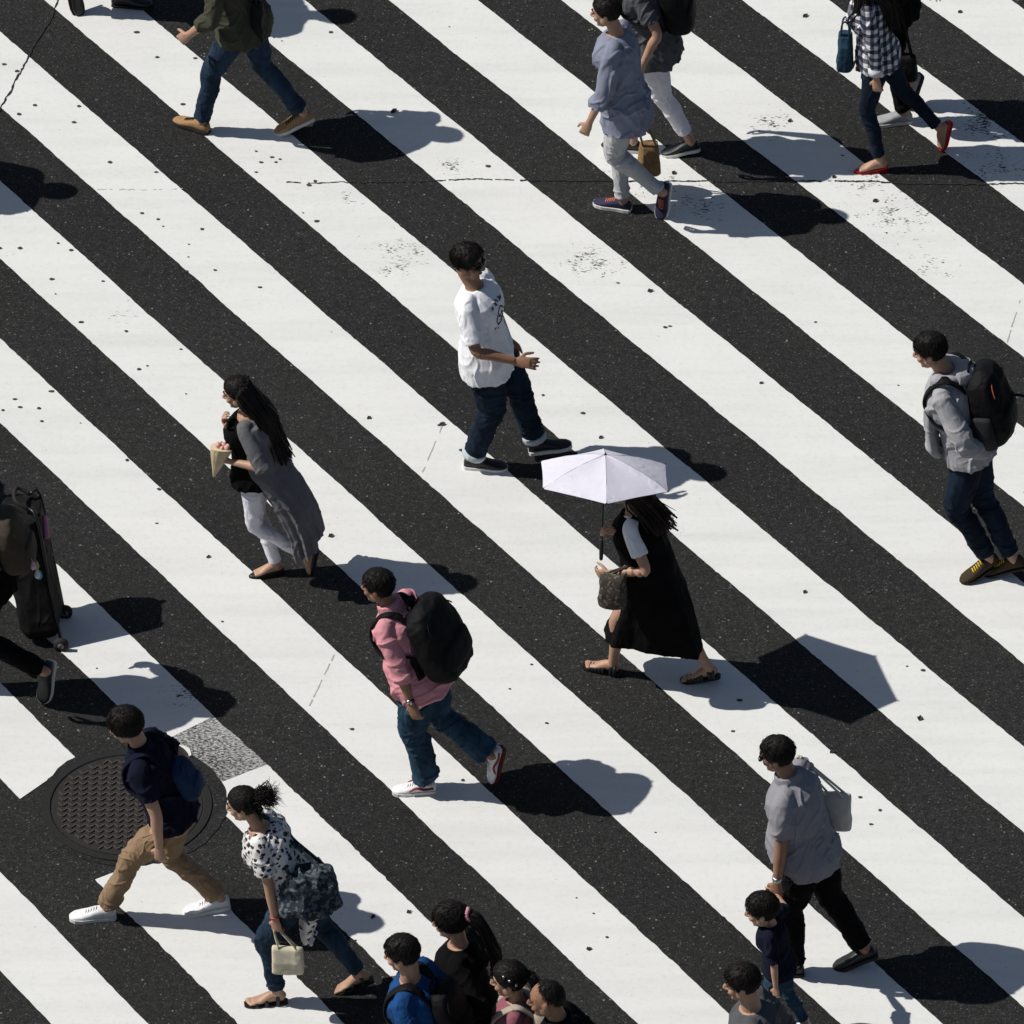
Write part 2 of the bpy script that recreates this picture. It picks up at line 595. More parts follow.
class Person:
    def __init__(s, yaw, lf, rf, label, k=1.0, girth=1.0, hip=None, neck=None, head=None, twist=0, look=0, nod=12,
                 lw=None, rw=None, lpole=(-1, 0.35, -0.4), rpole=(-1, -0.35, -0.4), lean=5, off=0.0, skin=SKIN, hairline='short', hairm=HAIR,
                 lhand=None, rhand=None, lcurl=0.6, rcurl=0.6, female=False, seed=1, headk=1.0, hipx=0.0, bend=0.992, hair=True):
        s.k = k; s.seed = seed; s.g = girth; s.female = female
        yaw = R(yaw); s.yaw = yaw
        hd = []
        for f in (lf, rf):
            hd.append((at_z(f[0], f[1], f[2]), at_z(f[3], f[4], f[5])))
        Rm = Matrix.Rotation(yaw, 3, 'Z')
        mid = sum((a + (b - a).normalized() * 0.05 for a, b in hd), V()) / 2
        lat = Rm @ V((0, 1, 0))
        base = V((mid.x, mid.y, 0)) + lat * off
        s.base = base; s.Rm = Rm; s.inv = Rm.inverted()
        s.root = thing('person', label, 'person', base, yaw)
        W = lambda p: s.inv @ (p - base)
        s.W = W
        s.feet = []
        for a, b in hd:
            a, b = W(a), W(b)
            f = (b - a).normalized()
            up = V((0, 0, 1)); sd_ = up.cross(f).normalized(); up = f.cross(sd_).normalized()
            s.feet.append(dict(heel=a, f=f, up=up, side=sd_, ank=a + f * 0.055 * k + up * 0.085 * k))
        # spine
        lt = 0.425 * k; ls = 0.425 * k
        hw = 0.088 * k
        hx = hipx * k
        if hip is not None and len(hip) == 2: hx = s.L(hip[0], hip[1], 0).x
        elif hip is not None: hx = hip[0] * k
        H = V((hx, 0, 0.99 * k))
        for _ in range(300):
            ok = all(((H + V((0, sg * hw, -0.02 * k))) - ft['ank']).length < (lt + ls) * bend for sg, ft in ((1, s.feet[0]), (-1, s.feet[1])))
            if ok: break
            H.z -= 0.003
        s.H = H
        s.hips = [H + V((0, hw, -0.02 * k)), H + V((0, -hw, -0.02 * k))]
        s.knees = []
        for i in (0, 1):
            kn, an = ik(s.hips[i], s.feet[i]['ank'], lt, ls, V((1, 0.05 * (1 - 2 * i), 0.15)))
            s.knees.append(kn)
        SL = 0.515 * k
        if neck is None: up = V((math.sin(R(lean)), 0, math.cos(R(lean))))
        elif len(neck) == 2:
            sx = max(-0.6, min(0.6, (s.L(neck[0], neck[1], 0).x - hx) / SL))
            up = V((sx, 0, math.sqrt(1 - sx * sx)))
        else: up = V(neck) * k - H
        s.up = up.normalized(); s.SL = SL
        s.N = H + s.up * SL
        tw = R(twist)
        s.latS = V((-math.sin(tw), math.cos(tw), 0)); s.latS = (s.latS - s.up * s.latS.dot(s.up)).normalized()
        s.latH = V((0, 1, 0))
        # head
        hk = k ** 0.4 * headk * (0.935 if female else 0.96); s.hk = hk
        if head is None: hdir = (s.up + V((0.35, 0, 0.3))).normalized()
        elif len(head) == 2:
            sx = max(-0.2, min(0.75, (s.L(head[0], head[1], 0).x - s.N.x) / (0.175 * k)))
            hdir = V((sx, 0, math.sqrt(1 - sx * sx)))
        else: hdir = (V(head) * k - s.N).normalized()
        C = s.N + hdir * 0.175 * k
        ly = tw * 0.6 + R(look); nd = R(nod)
        fx = V((math.cos(nd) * math.cos(ly), math.cos(nd) * math.sin(ly), -math.sin(nd)))
        fy = V((-math.sin(ly), math.cos(ly), 0)); fz = fx.cross(fy)
        s.HM = Matrix(((fx.x, fy.x, fz.x, C.x), (fx.y, fy.y, fz.y, C.y), (fx.z, fy.z, fz.z, C.z), (0, 0, 0, 1)))
        s.C = C
        # arms
        sw = (0.146 if female else 0.166) * k * (0.5 + 0.5 * girth)
        SC = H + s.up * SL * 0.875
        s.sh = [SC + s.latS * sw, SC - s.latS * sw]
        la, lb = 0.285 * k, 0.25 * k
        s.el, s.wr = [], []
        for i, (wp, pole) in enumerate(((lw, lpole), (rw, rpole))):
            sg = 1 - 2 * i
            if wp is None: wp = (0.02, 0.27 * sg, 0.83)
            if isinstance(wp, Vector): t = W(wp)
            elif len(wp) == 4: t = s.L(wp[1], wp[2], wp[3] * k)      # ('p', u, v, lateral)
            else: t = V(wp) * k
            e, t = ik(s.sh[i], t, la, lb, V(pole))
            s.el.append(e); s.wr.append(t)
        s.hairline = hairline; s.hairm = hairm; s.skin = skin
        s.hand_over = (lhand, rhand); s.curl = (lcurl, rcurl)
        if DEBUG:
            q = s.world(C) - CAM; dep = q.dot(CF)
            print('%-30s base(%.2f,%.2f) hipz %.2f (%.2f) lean %.2f knees %.0f %.0f  head px (%.0f,%.0f) wanted %s' % (
                label[:30], base.x, base.y, H.z, 0.93 * k, s.up.x,
                math.degrees((s.hips[0] - s.knees[0]).angle(s.knees[0] - s.feet[0]['ank'])), math.degrees((s.hips[1] - s.knees[1]).angle(s.knees[1] - s.feet[1]['ank'])),
                512 + FPX * q.x / dep, 512 - FPX * q.dot(CU) / dep, head))
        if hair: s.hairobj = None

    def L(s, u, v, lat=0.0):
        o = s.inv @ (CAM - s.base); d = s.inv @ ray(u, v)
        return o + d * ((lat - o.y) / d.y)

    def T(s, x, y, t):
        """point in the torso frame: x forward and y to the person's left in metres, t along the spine (0 hip, 1 neck)"""
        q = min(max(t, 0), 1)
        lat = s.latH.lerp(s.latS, q).normalized()
        fw = lat.cross(s.up).normalized()
        return s.H + s.up * (t * s.SL) + fw * x + lat * y

    def fwd(s, t=1.0):
        lat = s.latH.lerp(s.latS, min(max(t, 0), 1)).normalized()
        return lat.cross(s.up).normalized()

    def torso_rings(s, loose=0.0, t0=-0.24, t1=0.985, n=28, belly=0.0, xo=0.0, flare=0.0, ex=2.25, hemx=0.0):
        rings = []
        ts = np.linspace(t0, t1, 16)
        ks = [q[0] for q in TORSO]
        wa = 0.92 if s.female else 1.0
        for t in ts:
            a = np.interp(t, ks, [q[1] for q in TORSO]) * s.k * s.g * wa
            b = np.interp(t, ks, [q[2] for q in TORSO]) * s.k * s.g
            fall = 1 if t < 0.85 else max(0.15, 1 - (t - 0.85) / 0.16)
            fl = flare * max(0, (0.5 - t)) + hemx * min(1, max(0, (0.30 - t) / 0.35))
            a += loose * fall + fl; b += loose * fall + fl
            bx = belly * math.exp(-((t - 0.15) / 0.28) ** 2)
            chest = (0.02 if s.female else 0.008) * math.exp(-((t - 0.66) / 0.14) ** 2)
            lat = s.latH.lerp(s.latS, min(max(t, 0), 1)).normalized()
            fw = lat.cross(s.up).normalized()
            rings.append(sup(s.H + s.up * (t * s.SL) + fw * (bx + chest + xo + 0.012 * t), lat, -fw, a, b + bx + chest, n, ex))
        return rings

    def arm_pts(s, i, upto=2.0):
        S, E, Wr = s.sh[i], s.el[i], s.wr[i]
        inn = s.T(0.0, (1 - 2 * i) * 0.09 * s.k, 0.90)
        P = [inn, S, S.lerp(E, 0.5), E, E.lerp(Wr, 0.35), Wr]
        U = [-0.4, 0, 0.5, 1, 1.35, 2]
        out, uu = [], []
        for p, u in zip(P, U):
            if u <= upto + 1e-6: out.append(p); uu.append(u)
        if uu[-1] < upto - 1e-6:
            a = S.lerp(E, upto) if upto < 1 else E.lerp(Wr, upto - 1)
            out.append(a); uu.append(upto)
        return out, uu

    def body(s, bare_feet=(False, False), eyes=True, legs=True, cover=True, instep=False):
        mb = MB(); k = s.k
        m = 0.88 if s.female else 1.0
        mb.ring_loft(s.torso_rings(-0.032))
        # neck
        up = s.HM.to_3x3() @ V((-0.022, 0, -0.055))
        mb.tube([s.T(0, 0, 0.9), s.T(0.004, 0, 1.0), s.C + up * s.hk, s.C + s.HM.to_3x3() @ V((-0.015, 0, 0.0))], [0.066 * k * m, 0.056 * k * m, 0.052 * k * m, 0.05 * k * m], 16, s.latS, 4)
        add_head(mb, s.HM, s.hk)
        for i in (0, 1):
            P, U = s.arm_pts(i)
            r = [np.interp(u, [-0.4, 0, 0.5, 1, 1.3, 1.75, 2], [0.05, 0.052, 0.045, 0.038, 0.039, 0.029, 0.025]) * k * m for u in U]
            mb.tube(P, r, 14, s.fwd(), 4)
            d = (s.wr[i] - s.el[i]).normalized()
            sg = 1 - 2 * i
            ov = s.hand_over[i]
            if ov:
                dd, nn, tt = (V(q) for q in ov)
            else:
                dd = d; nn = V((0, -sg, 0)) + V((-0.2, 0, 0)); tt = V((1, 0, 0.2)) if abs(d.x) < 0.8 else V((0, 0, 1))
            add_hand(mb, s.wr[i] + d * 0.015 * k, (dd * 0.75 + d * 0.25) if ov else dd, nn, tt, s.curl[i], k * (0.93 if s.female else 1.0))
            if legs:
                A = s.feet[i]
                mb.tube([s.hips[i] + V((0, 0, 0.06)) * k, s.hips[i].lerp(s.knees[i], 0.35), s.knees[i], s.knees[i].lerp(A['ank'], 0.32) - V((0.012, 0, 0)) * k, s.knees[i].lerp(A['ank'], 0.8), A['ank'], A['ank'] - A['up'] * 0.03 * k],
                        [q * k * (0.74 if cover else 1.0) for q in (0.075, 0.072, 0.05, 0.053)] + [(0.031 if cover else 0.035) * k, 0.034 * k, 0.034 * k], 14, (0, 1, 0), 4)
                h = A['heel'] + A['up'] * 0.012
                F = lambda x, z, y=0: h + A['f'] * x * k + A['up'] * z * k + A['side'] * y * k
                if not instep and not bare_feet[i]: continue
                mb.tube([F(0.02, 0.03), F(0.05, 0.05), F(0.11, 0.045), F(0.17, 0.026), F(0.215, 0.017)], [(0.024 * k, 0.028 * k), (0.029 * k, 0.045 * k), (0.034 * k, 0.036 * k), (0.040 * k, 0.018 * k), (0.036 * k, 0.012 * k)], 12, A['side'], 3)
                if bare_feet[i]:
                    sgn = -1 if i == 0 else 1
                    for j, (y, ln, r) in enumerate(((0.027, 0.042, 0.011), (0.010, 0.040, 0.0085), (-0.004, 0.034, 0.008), (-0.017, 0.028, 0.0075), (-0.029, 0.02, 0.0075))):
                        mb.tube([F(0.2, 0.014, sgn * y), F(0.215 + ln * .6, 0.012, sgn * y), F(0.21 + ln, 0.009, sgn * y)], [r, r, r * 0.85], 8, A['side'], 2, round_ends=True)
        me = remesh(mb, 0.005, 2)
        o = put('body', me, s.skin, s.root)
        if eyes:
            for sg in (1, -1):
                e = MB()
                e.ball(s.HM @ (V((0.0835, 0.031 * sg, 0.010)) * s.hk), (0.006 * s.hk, 0.014 * s.hk, 0.0052 * s.hk), s.HM.to_3x3(), 10, 6)
                put('eye', e, EYE, s.root)
                e = MB()
                q = lambda x, y, z: s.HM @ (V((x, y * sg, z)) * s.hk)
                e.tube([q(0.087, 0.012, 0.037), q(0.084, 0.034, 0.045), q(0.072, 0.053, 0.037)], [0.0035, 0.0045, 0.002], 6, (0, 0, 1), 3)
                put('eyebrow', e, s.hairm, s.root)
            e = MB()
            q = lambda x, y, z: s.HM @ (V((x, y, z)) * s.hk)
            e.tube([q(0.083, -0.024, -0.057), q(0.0945, 0, -0.056), q(0.083, 0.024, -0.057)], [0.002, 0.0055, 0.002], 8, (0, 0, 1), 4)
            put('mouth', e, LIP, s.root)
        return o

    def hair(s, extra=None, mat=None):
        mb = hair_cap(s.HM, s.hk, s.hairline, s.seed)
        if extra: extra(mb)
        s.hairobj = put('hair', mb, mat or s.hairm, s.root)
        return s.hairobj

    def hp(s, x, y, z):
        return s.HM @ (V((x, y, z)) * s.hk)

    def top(s, mat, sleeve=0.62, loose=0.02, hem=0.26, sl=0.018, name='shirt', amp=0.006, collar=None, belly=0.0, xo=0.0, flare=0.0, extra=None, t1=0.985, fold=(8, 8, 3.2), cuff=0, vox=0.0058, sleeves=(True, True)):
        mb = MB(); k = s.k
        loose *= 0.62; sl *= 0.72
        mb.ring_loft(s.torso_rings(loose, -hem, t1, 28, belly, xo, flare, hemx=0.014 if hem > 0 else 0))
        m = 0.9 if s.female else 1.0
        for i in (0, 1):
            if not sleeves[i] or sleeve <= 0: continue
            P, U = s.arm_pts(i, sleeve)
            r = []
            for u in U:
                q = np.interp(u, [-0.4, 0, 0.5, 1, 1.3, 1.75, 2], [0.052, 0.051, 0.047, 0.042, 0.041, 0.033, 0.030]) * k * m
                r.append(q + sl * (0.35 if u <= 0 else 1.0 if u < 1.6 else 0.6))
            if cuff: r[-1] += cuff
            mb.tube(P, r, 18, s.fwd(), 5)
        if collar:
            rc, h = collar
            cc = []
            for dt, dr in ((-0.03, 0.012), (0.02, 0.010), (0.05 * h, 0.004)):
                cc.append(sup(s.T(0.006, 0, 0.99) + s.up * dt * k, s.latS, -s.fwd(), (rc + dr) * k, (rc + dr) * k, 20))
            mb.ring_loft(cc)
        if extra: extra(mb)
        me = remesh(mb, vox, 2)
        sd = s.seed * 17
        els = [np.array(e) for e in s.el]; shs = [np.array(e) for e in s.sh]
        H = np.array(s.H); upv = np.array(s.up)

        def fn(co, no):
            t = ((co - H) @ upv) / s.SL
            wp = np.stack([vn(co * 4 + 7, sd + 5), vn(co * 4 + 17, sd + 6), vn(co * 4 + 27, sd + 7)], 1) * 0.10
            q = co + wp
            rg = lambda n_: np.clip(1 - 2.6 * np.abs(n_), 0, 1) ** 1.6 * 1.5 - 0.35
            a = rg(vn(q * np.array(fold) * 1.25, sd + 1))
            Rd = np.array([[0.80, 0, -0.60], [0, 1, 0], [0.60, 0, 0.80]]) if s.seed % 2 else np.array([[0.75, 0, 0.66], [0, 1, 0], [-0.66, 0, 0.75]])
            b = rg(vn((q @ Rd) * np.array([15, 11, 4.0]), sd + 2))
            c = rg(vn((q @ Rd.T) * np.array([9, 9, 19]), sd + 3)) * 0.8
            wl_ = np.clip(1.05 - t, 0.15, 1.3)
            wj = 0
            for e in els: wj = wj + np.exp(-(np.linalg.norm(co - e, axis=1) / 0.12) ** 2)
            ws = 0
            for e in shs: ws = ws + np.exp(-(np.linalg.norm(co - e - np.array([0, 0, -0.06]), axis=1) / 0.13) ** 2)
            near = np.clip((1.02 - t) / 0.12, 0.15, 1)
            return amp * near * (0.75 * wl_ * a + (0.45 + 0.5 * ws + 0.5 * wl_ * 0.6) * b + (0.2 + 0.9 * wj) * c)
        displace(me, fn)
        o = put(name, me, mat, s.root)
        s.last_top = me; s.hem = hem
        s.surf = bvh(me)
        return o

    def trousers(s, mat, loose=0.014, cuff=0.066, end=0.93, amp=0.006, name='trousers', knee=0.068, top=0.10, vox=0.006):
        mb = MB(); k = s.k
        rings = s.torso_rings(0.012 if loose > 0.008 else 0.004, -0.16, top, 28)
        mb.ring_loft(rings)
        for i in (0, 1):
            A = s.feet[i]; hp, kn, an = s.hips[i], s.knees[i], A['ank']
            e = kn.lerp(an, end)
            mb.tube([hp + V((0, 0, 0.02)) * k, hp.lerp(kn, 0.3), hp.lerp(kn, 0.7), kn, kn.lerp(an, 0.35 * end) - V((0.01, 0, 0)) * k, kn.lerp(an, 0.75 * end), e],
                    [0.080 * k + loose * 0.3, 0.084 * k + loose, (knee + 0.008) * k + loose * 0.7, knee * k, knee * 0.6 * k + cuff * 0.4 * k, cuff * k, cuff * k], 18, (0, 1, 0), 5)
        me = remesh(mb, vox, 3)
        sd = s.seed * 13 + 5
        kns = [np.array(q) for q in s.knees]; ans = [np.array(q['ank']) for q in s.feet]; hs = [np.array(q) for q in s.hips]

        def fn(co, no):
            wk = sum(np.exp(-(np.linalg.norm(co - q, axis=1) / 0.13) ** 2) for q in kns)
            wa = sum(np.exp(-(np.linalg.norm(co - q, axis=1) / 0.16) ** 2) for q in ans)
            wh = sum(np.exp(-(np.linalg.norm(co - q, axis=1) / 0.15) ** 2) for q in hs)
            wp = np.stack([vn(co * 5 + 7, sd + 5), vn(co * 5 + 17, sd + 6), vn(co * 5 + 27, sd + 7)], 1) * 0.09
            q = co + wp
            rg = lambda n_: np.clip(1 - 2.6 * np.abs(n_), 0, 1) ** 1.6 * 1.5 - 0.35
            hor = rg(vn(q * np.array([5, 5, 19]), sd + 1))
            dia = rg(vn(q @ np.array([[13, 0, 7], [0, 9, 0], [-5, 0, 9.0]]), sd + 2))
            ver = rg(vn(q * np.array([13, 13, 2.4]), sd + 3))
            return amp * (wk * 1.0 * hor + wa * 1.1 * hor + wh * 0.9 * dia + 0.45 * ver + 0.5 * dia)
        displace(me, fn)
        if getattr(s, 'surf', None) is not None:      # tuck whatever the shirt covers inside it
            for v_ in me.vertices:
                t_ = (v_.co - s.H).dot(s.up) / s.SL
                if t_ < -s.hem + 0.02: continue
                loc, nr, _, dd = s.surf.find_nearest(v_.co, 0.12)
                if loc is not None and (v_.co - loc).dot(nr) > -0.007:
                    v_.co = loc - nr * 0.007
            me.update()
        return put(name, me, mat, s.root)

    def shoe(s, i, upper, sole=None, kind='sneaker', lace=None, name='shoe'):
        A = s.feet[i]; k = min(s.k, 0.96) * (0.94 if s.female else 1.0)
        F = lambda x, z, y=0: A['heel'] + A['f'] * (x * k) + A['up'] * (z * k) + A['side'] * (y * k)
        st = 0.024 if kind == 'sneaker' else 0.014
        if kind in ('sneaker', 'boot'):
            prof = [(0.0, .022, .055), (.012, .033, .078), (.05, .037, .088), (.095, .037, .088), (.13, .040, .080), (.17, .045, .062), (.21, .048, .050), (.25, .042, .042), (.272, .028, .034), (.283, .012, .026)]
            if kind == 'boot': prof = [(x, a, h * (1.18 if x < .12 else 1.0)) for x, a, h in prof]
        else:   # pump: low cut, pointed
            prof = [(0.0, .018, .048), (.01, .028, .056), (.05, .032, .046), (.10, .034, .038), (.15, .038, .036), (.19, .040, .036), (.22, .034, .033), (.25, .022, .028), (.268, .008, .022)]
        mb = MB()
        rings = []
        for x, a, h in prof:
            hh = (h - st * 0.6) / 2
            rings.append(sup(F(x, st * 0.6 + hh), A['side'], A['up'], a * k, hh * k, 16, 2.6))
        mb.ring_loft(rings)
        me = mb.mesh('shoe')
        o = put(name, me, upper, s.root)
        sm_ = MB()
        out = [(x, a * 1.08 + 0.002) for x, a, h in prof]
        lo, hi = [], []
        for (x, a) in out: lo.append(F(x * 1.01 - 0.002, 0, a))
        for (x, a) in reversed(out): lo.append(F(x * 1.01 - 0.002, 0, -a))
        sm_.prism(lo, A['up'] * st * k)
        put('sole', sm_, sole or upper, o, False)
        if lace:
            lm = MB()
            for j in range(5):
                x = 0.115 + j * 0.016
                z = float(np.interp(x, [q[0] for q in prof], [q[2] for q in prof])) + 0.003
                y = 0.021
                lm.tube([F(x, z - 0.012, -y), F(x + .004, z, 0), F(x + 0.008, z - 0.012, y)], [0.0045] * 3, 6, A['up'], 3)
            put('lace', lm, lace, o)
        return o

    def sandal(s, i, mat, straps=((0.06, 0.09), (0.13, 0.062), (0.19, 0.042)), name='sandal'):
        A = s.feet[i]; k = s.k
        F = lambda x, z, y=0: A['heel'] + A['f'] * (x * k) + A['up'] * (z * k) + A['side'] * (y * k)
        mb = MB()
        out = [(-.005, .02), (.01, .032), (.06, .036), (.12, .038), (.18, .045), (.22, .045), (.25, .036), (.268, .02)]
        lo = [F(x, 0, a) for x, a in out] + [F(x, 0, -a) for x, a in reversed(out)]
        mb.prism(lo, A['up'] * 0.014 * k)
        o = put(name, mb, mat, s.root, False)
        for x, z in straps:
            t = MB()
            wd = 0.012
            t.tube([F(x, 0.012, -0.042), F(x, z * 0.75, -0.038), F(x, z, -0.008), F(x, z, 0.008), F(x, z * 0.75, 0.038), F(x, 0.012, 0.042)], [(wd * k, 0.004)] * 6, 8, A['f'], 4)
            put('strap', t, mat, o)
        return o

    # --- carried things
    def world(s, p): return s.base + s.Rm @ p

    def strap_path(s, pts, lift=0.006):
        out = []
        for p in pts:
            loc, nrm, idx, d = s.surf.find_nearest(V(p))
            if loc is None: out.append(V(p)); continue
            if nrm.dot(V(p) - s.T(0, 0, 0.6)) < 0: pass
            out.append(loc + nrm * lift)
        return out

    def backpack(s, mat, label, w=0.30, h=0.44, d=0.17, tc=0.55, dark=None, strapm=None, back=0.13, dx=0.0, accent=None, tilt=0.0, name='backpack', pockets=1, side=0.0):
        """soft pack on the back; top-level, with straps over both shoulders"""
        k = s.k
        root = thing(name, label, 'backpack', s.world(s.T(-back, 0, tc - 0.5 * h / s.SL)), s.yaw)
        inv = lambda p: V(p) - s.T(-back, 0, tc - 0.5 * h / s.SL)
        fw = s.fwd(0.7); lat = s.latH.lerp(s.latS, .8).normalized(); up = s.up
        if tilt: up = (up + fw * tilt).normalized()
        c0 = s.T(-back - d * 0.5, side, tc)
        mb = MB()
        rings = []
        rnd = random.Random(s.seed)
        for t in np.linspace(-1, 1, 17):
            prof = (1 - abs(t) ** 5) ** (1 / 3.0) if abs(t) < 1 else 0.02
            wq = w * 0.5 * (prof * (1.0 if t < 0 else 1 - 0.16 * t * t))
            dq = d * 0.5 * prof * (1.08 if t < -0.1 else 1.08 - 0.30 * (t + 0.1))
            rings.append(sup(c0 + up * (t * h * 0.5) - fw * (0.02 * (1 - t)), lat, -fw, max(wq, 0.01), max(dq, 0.008), 28, 3.0))
        mb.ring_loft(rings)
        me = remesh(mb, 0.0075, 2)
        sd = s.seed * 7
        displace(me, lambda co, no: 0.007 * ridge(vn(co * np.array([9, 9, 7]), sd)) + 0.003 * vn(co * 30, sd + 1))
        for v_ in me.vertices: v_.co = inv(v_.co)
        put('bag_body', me, mat, root)
        pc = c0 - fw * (d * 0.52) - up * (h * 0.17)
        for q in range(pockets):
            pb = MB(); rings = []
            hh = h * (0.40 if q == 0 else 0.22); ctr = pc if q == 0 else c0 - fw * (d * 0.50) + up * h * 0.22
            for t in np.linspace(-1, 1, 11):
                prof = (1 - abs(t) ** 4) ** (1 / 3.0) if abs(t) < 1 else 0.03
                rings.append(sup(inv(ctr + up * (t * hh * 0.5)), lat, -fw, w * 0.40 * max(prof, .05), 0.045 * max(prof, .1), 20, 3.2))
            pb.ring_loft(rings)
            put('pocket', pb, dark or mat, root)
        zp = MB()
        zz = []
        for a in np.linspace(-1.3, 1.3, 13):
            zz.append(inv(c0 + lat * (math.sin(a) * w * 0.43) + up * (h * (0.17 + 0.24 * math.cos(a))) - fw * (d * 0.5 * (1.04 - 0.42 * max(0, math.cos(a))))))
        zp.tube(zz, [0.004] * 13, 6, fw, 2)
        put('zip', zp, accent or strapm or mat, root)
        hm = MB()
        tp = c0 + up * h * 0.47 + fw * d * 0.3
        hm.tube([inv(tp - lat * 0.05), inv(tp - lat * 0.04 + up * 0.035), inv(tp + lat * 0.04 + up * 0.035), inv(tp + lat * 0.05)], [0.008] * 4, 8, fw, 4)
        put('handle', hm, strapm or mat, root)
        for sg in (1, -1):
            y = 0.085 * k * sg
            P = [s.T(-back - 0.03, y * 0.8, tc + 0.30 * h / s.SL), s.T(-0.08, y * 0.95, 0.97), s.T(-0.01, y * 1.1, 1.02), s.T(0.09, y * 1.22, 0.92), s.T(0.14, y * 1.3, 0.76), s.T(0.12, y * 1.5, 0.6), s.T(0.04, y * 2.1, 0.47), s.T(-0.07, y * 2.0, 0.42)]
            Q = [P[0]] + s.strap_path(P[1:], 0.008) + [c0 + lat * (w * 0.45 * sg) - up * h * 0.32 + fw * d * 0.4]
            Q = [inv(q) for q in Q]
            st = MB()
            # flat webbing: wide across the shoulder
            rings = []
            for i_, q in enumerate(_cr(Q, 5)):
                rings.append(q)
            T_ = rings
            fr = []
            for i_, q in enumerate(T_):
                tg = (T_[min(i_ + 1, len(T_) - 1)] - T_[max(i_ - 1, 0)]).normalized()
                ctr = inv(s.T(0, y * 1.1, 0.72))
                nrm = (q - ctr); nrm = (nrm - tg * nrm.dot(tg)).normalized()
                sd_ = tg.cross(nrm)
                fr.append(sup(q, sd_, nrm, 0.031 * k, 0.008, 10, 3.5))
            st.ring_loft(fr)
            put('shoulder_strap', st, strapm or mat, root)
        return root, inv, c0, fw, lat, up


def _cr(pts, sub):
    P = []
    m = len(pts)
    for i in range(m - 1):
        p0, p1, p2, p3 = pts[max(i - 1, 0)], pts[i], pts[i + 1], pts[min(i + 2, m - 1)]
        for j in range(sub):
            t = j / sub
            P.append(0.5 * ((2 * p1) + (p2 - p0) * t + (2 * p0 - 5 * p1 + 4 * p2 - p3) * t * t + (3 * p1 - p0 - 3 * p2 + p3) * t ** 3))
    P.append(pts[-1])
    return P


DEBUG = False

# ------------------------------------------------------------------ the road
def asphalt(name, base=0.0128, tint=(1.0, 0.985, 0.945), lightst=1.0):
    m, N, L, b = new_mat(name)
    geo = N.new('ShaderNodeNewGeometry')
    P = geo.outputs['Position']

    def noise(scale, detail=4, rough=0.6):
        n = N.new('ShaderNodeTexNoise')
        n.inputs['Scale'].default_value = scale; n.inputs['Detail'].default_value = detail; n.inputs['Roughness'].default_value = rough
        L.new(P, n.inputs['Vector'])
        return n.outputs[0]

    def ramp(sock, stops):
        r = N.new('ShaderNodeValToRGB')
        e = r.color_ramp.elements
        e[0].position, e[0].color = stops[0][0], (*[stops[0][1]] * 3, 1)
        e[1].position, e[1].color = stops[1][0], (*[stops[1][1]] * 3, 1)
        for p, c in stops[2:]:
            q = e.new(p); q.color = (c, c, c, 1)
        L.new(sock, r.inputs[0])
        return r.outputs[0]

    def mul(a, c):
        x = N.new('ShaderNodeMath'); x.operation = 'MULTIPLY'
        L.new(a, x.inputs[0])
        if isinstance(c, float): x.inputs[1].default_value = c
        else: L.new(c, x.inputs[1])
        return x.outputs[0]

    def add(a, c):
        x = N.new('ShaderNodeMath'); x.operation = 'ADD'
        L.new(a, x.inputs[0]); L.new(c, x.inputs[1])
        return x.outputs[0]
    big = ramp(noise(0.45, 5), [(0.3, 0.74), (0.7, 1.3)])
    mid = ramp(noise(9, 6, 0.7), [(0.3, 0.8), (0.72, 1.2)])
    fine = ramp(noise(62, 3, 0.85), [(0.36, 0.30), (0.66, 2.1)])
    clump = ramp(noise(24, 4, 0.7), [(0.34, 0.62), (0.68, 1.5)])
    fine = mul(fine, clump)
    val = mul(mul(mul(big, mid), fine), base)
    # pale stones in the wearing course, of two sizes
    for sc, lo, amt in ((80, 0.93, 0.085), (55, 0.982, 0.19), (125, 0.86, 0.05)):
        vo = N.new('ShaderNodeTexVoronoi'); vo.inputs['Scale'].default_value = sc
        L.new(P, vo.inputs['Vector'])
        sp = N.new('ShaderNodeSeparateColor')
        L.new(vo.outputs['Color'], sp.inputs[0])
        pick = ramp(sp.outputs[0], [(lo, 0.0), (min(1.0, lo + 0.03), 1.0)])
        dist = ramp(vo.outputs['Distance'], [(0.28, 1.0), (0.45, 0.0)])
        val = add(val, mul(mul(pick, dist), amt * lightst))
    dark = ramp(noise(3.2, 3), [(0.66, 1.0), (0.74, 0.62)])
    val = mul(val, dark)
    cb = N.new('ShaderNodeCombineColor')
    for i, t in enumerate(tint): L.new(mul(val, float(t)), cb.inputs[i])
    L.new(cb.outputs[0], b.inputs['Base Color'])
    b.inputs['Roughness'].default_value = 0.85
    b.inputs['Specular IOR Level'].default_value = 0.28
    bp = N.new('ShaderNodeBump'); bp.inputs['Strength'].default_value = 0.75; bp.inputs['Distance'].default_value = 0.006
    L.new(noise(95, 3, 0.7), bp.inputs['Height'])
    L.new(bp.outputs[0], b.inputs['Normal'])
    return m, val, cb, b


ASPH, *_ = asphalt('asphalt')
PATCH, *_ = asphalt('asphalt_patch', 0.0125, (1, 0.98, 0.95), 0.5)


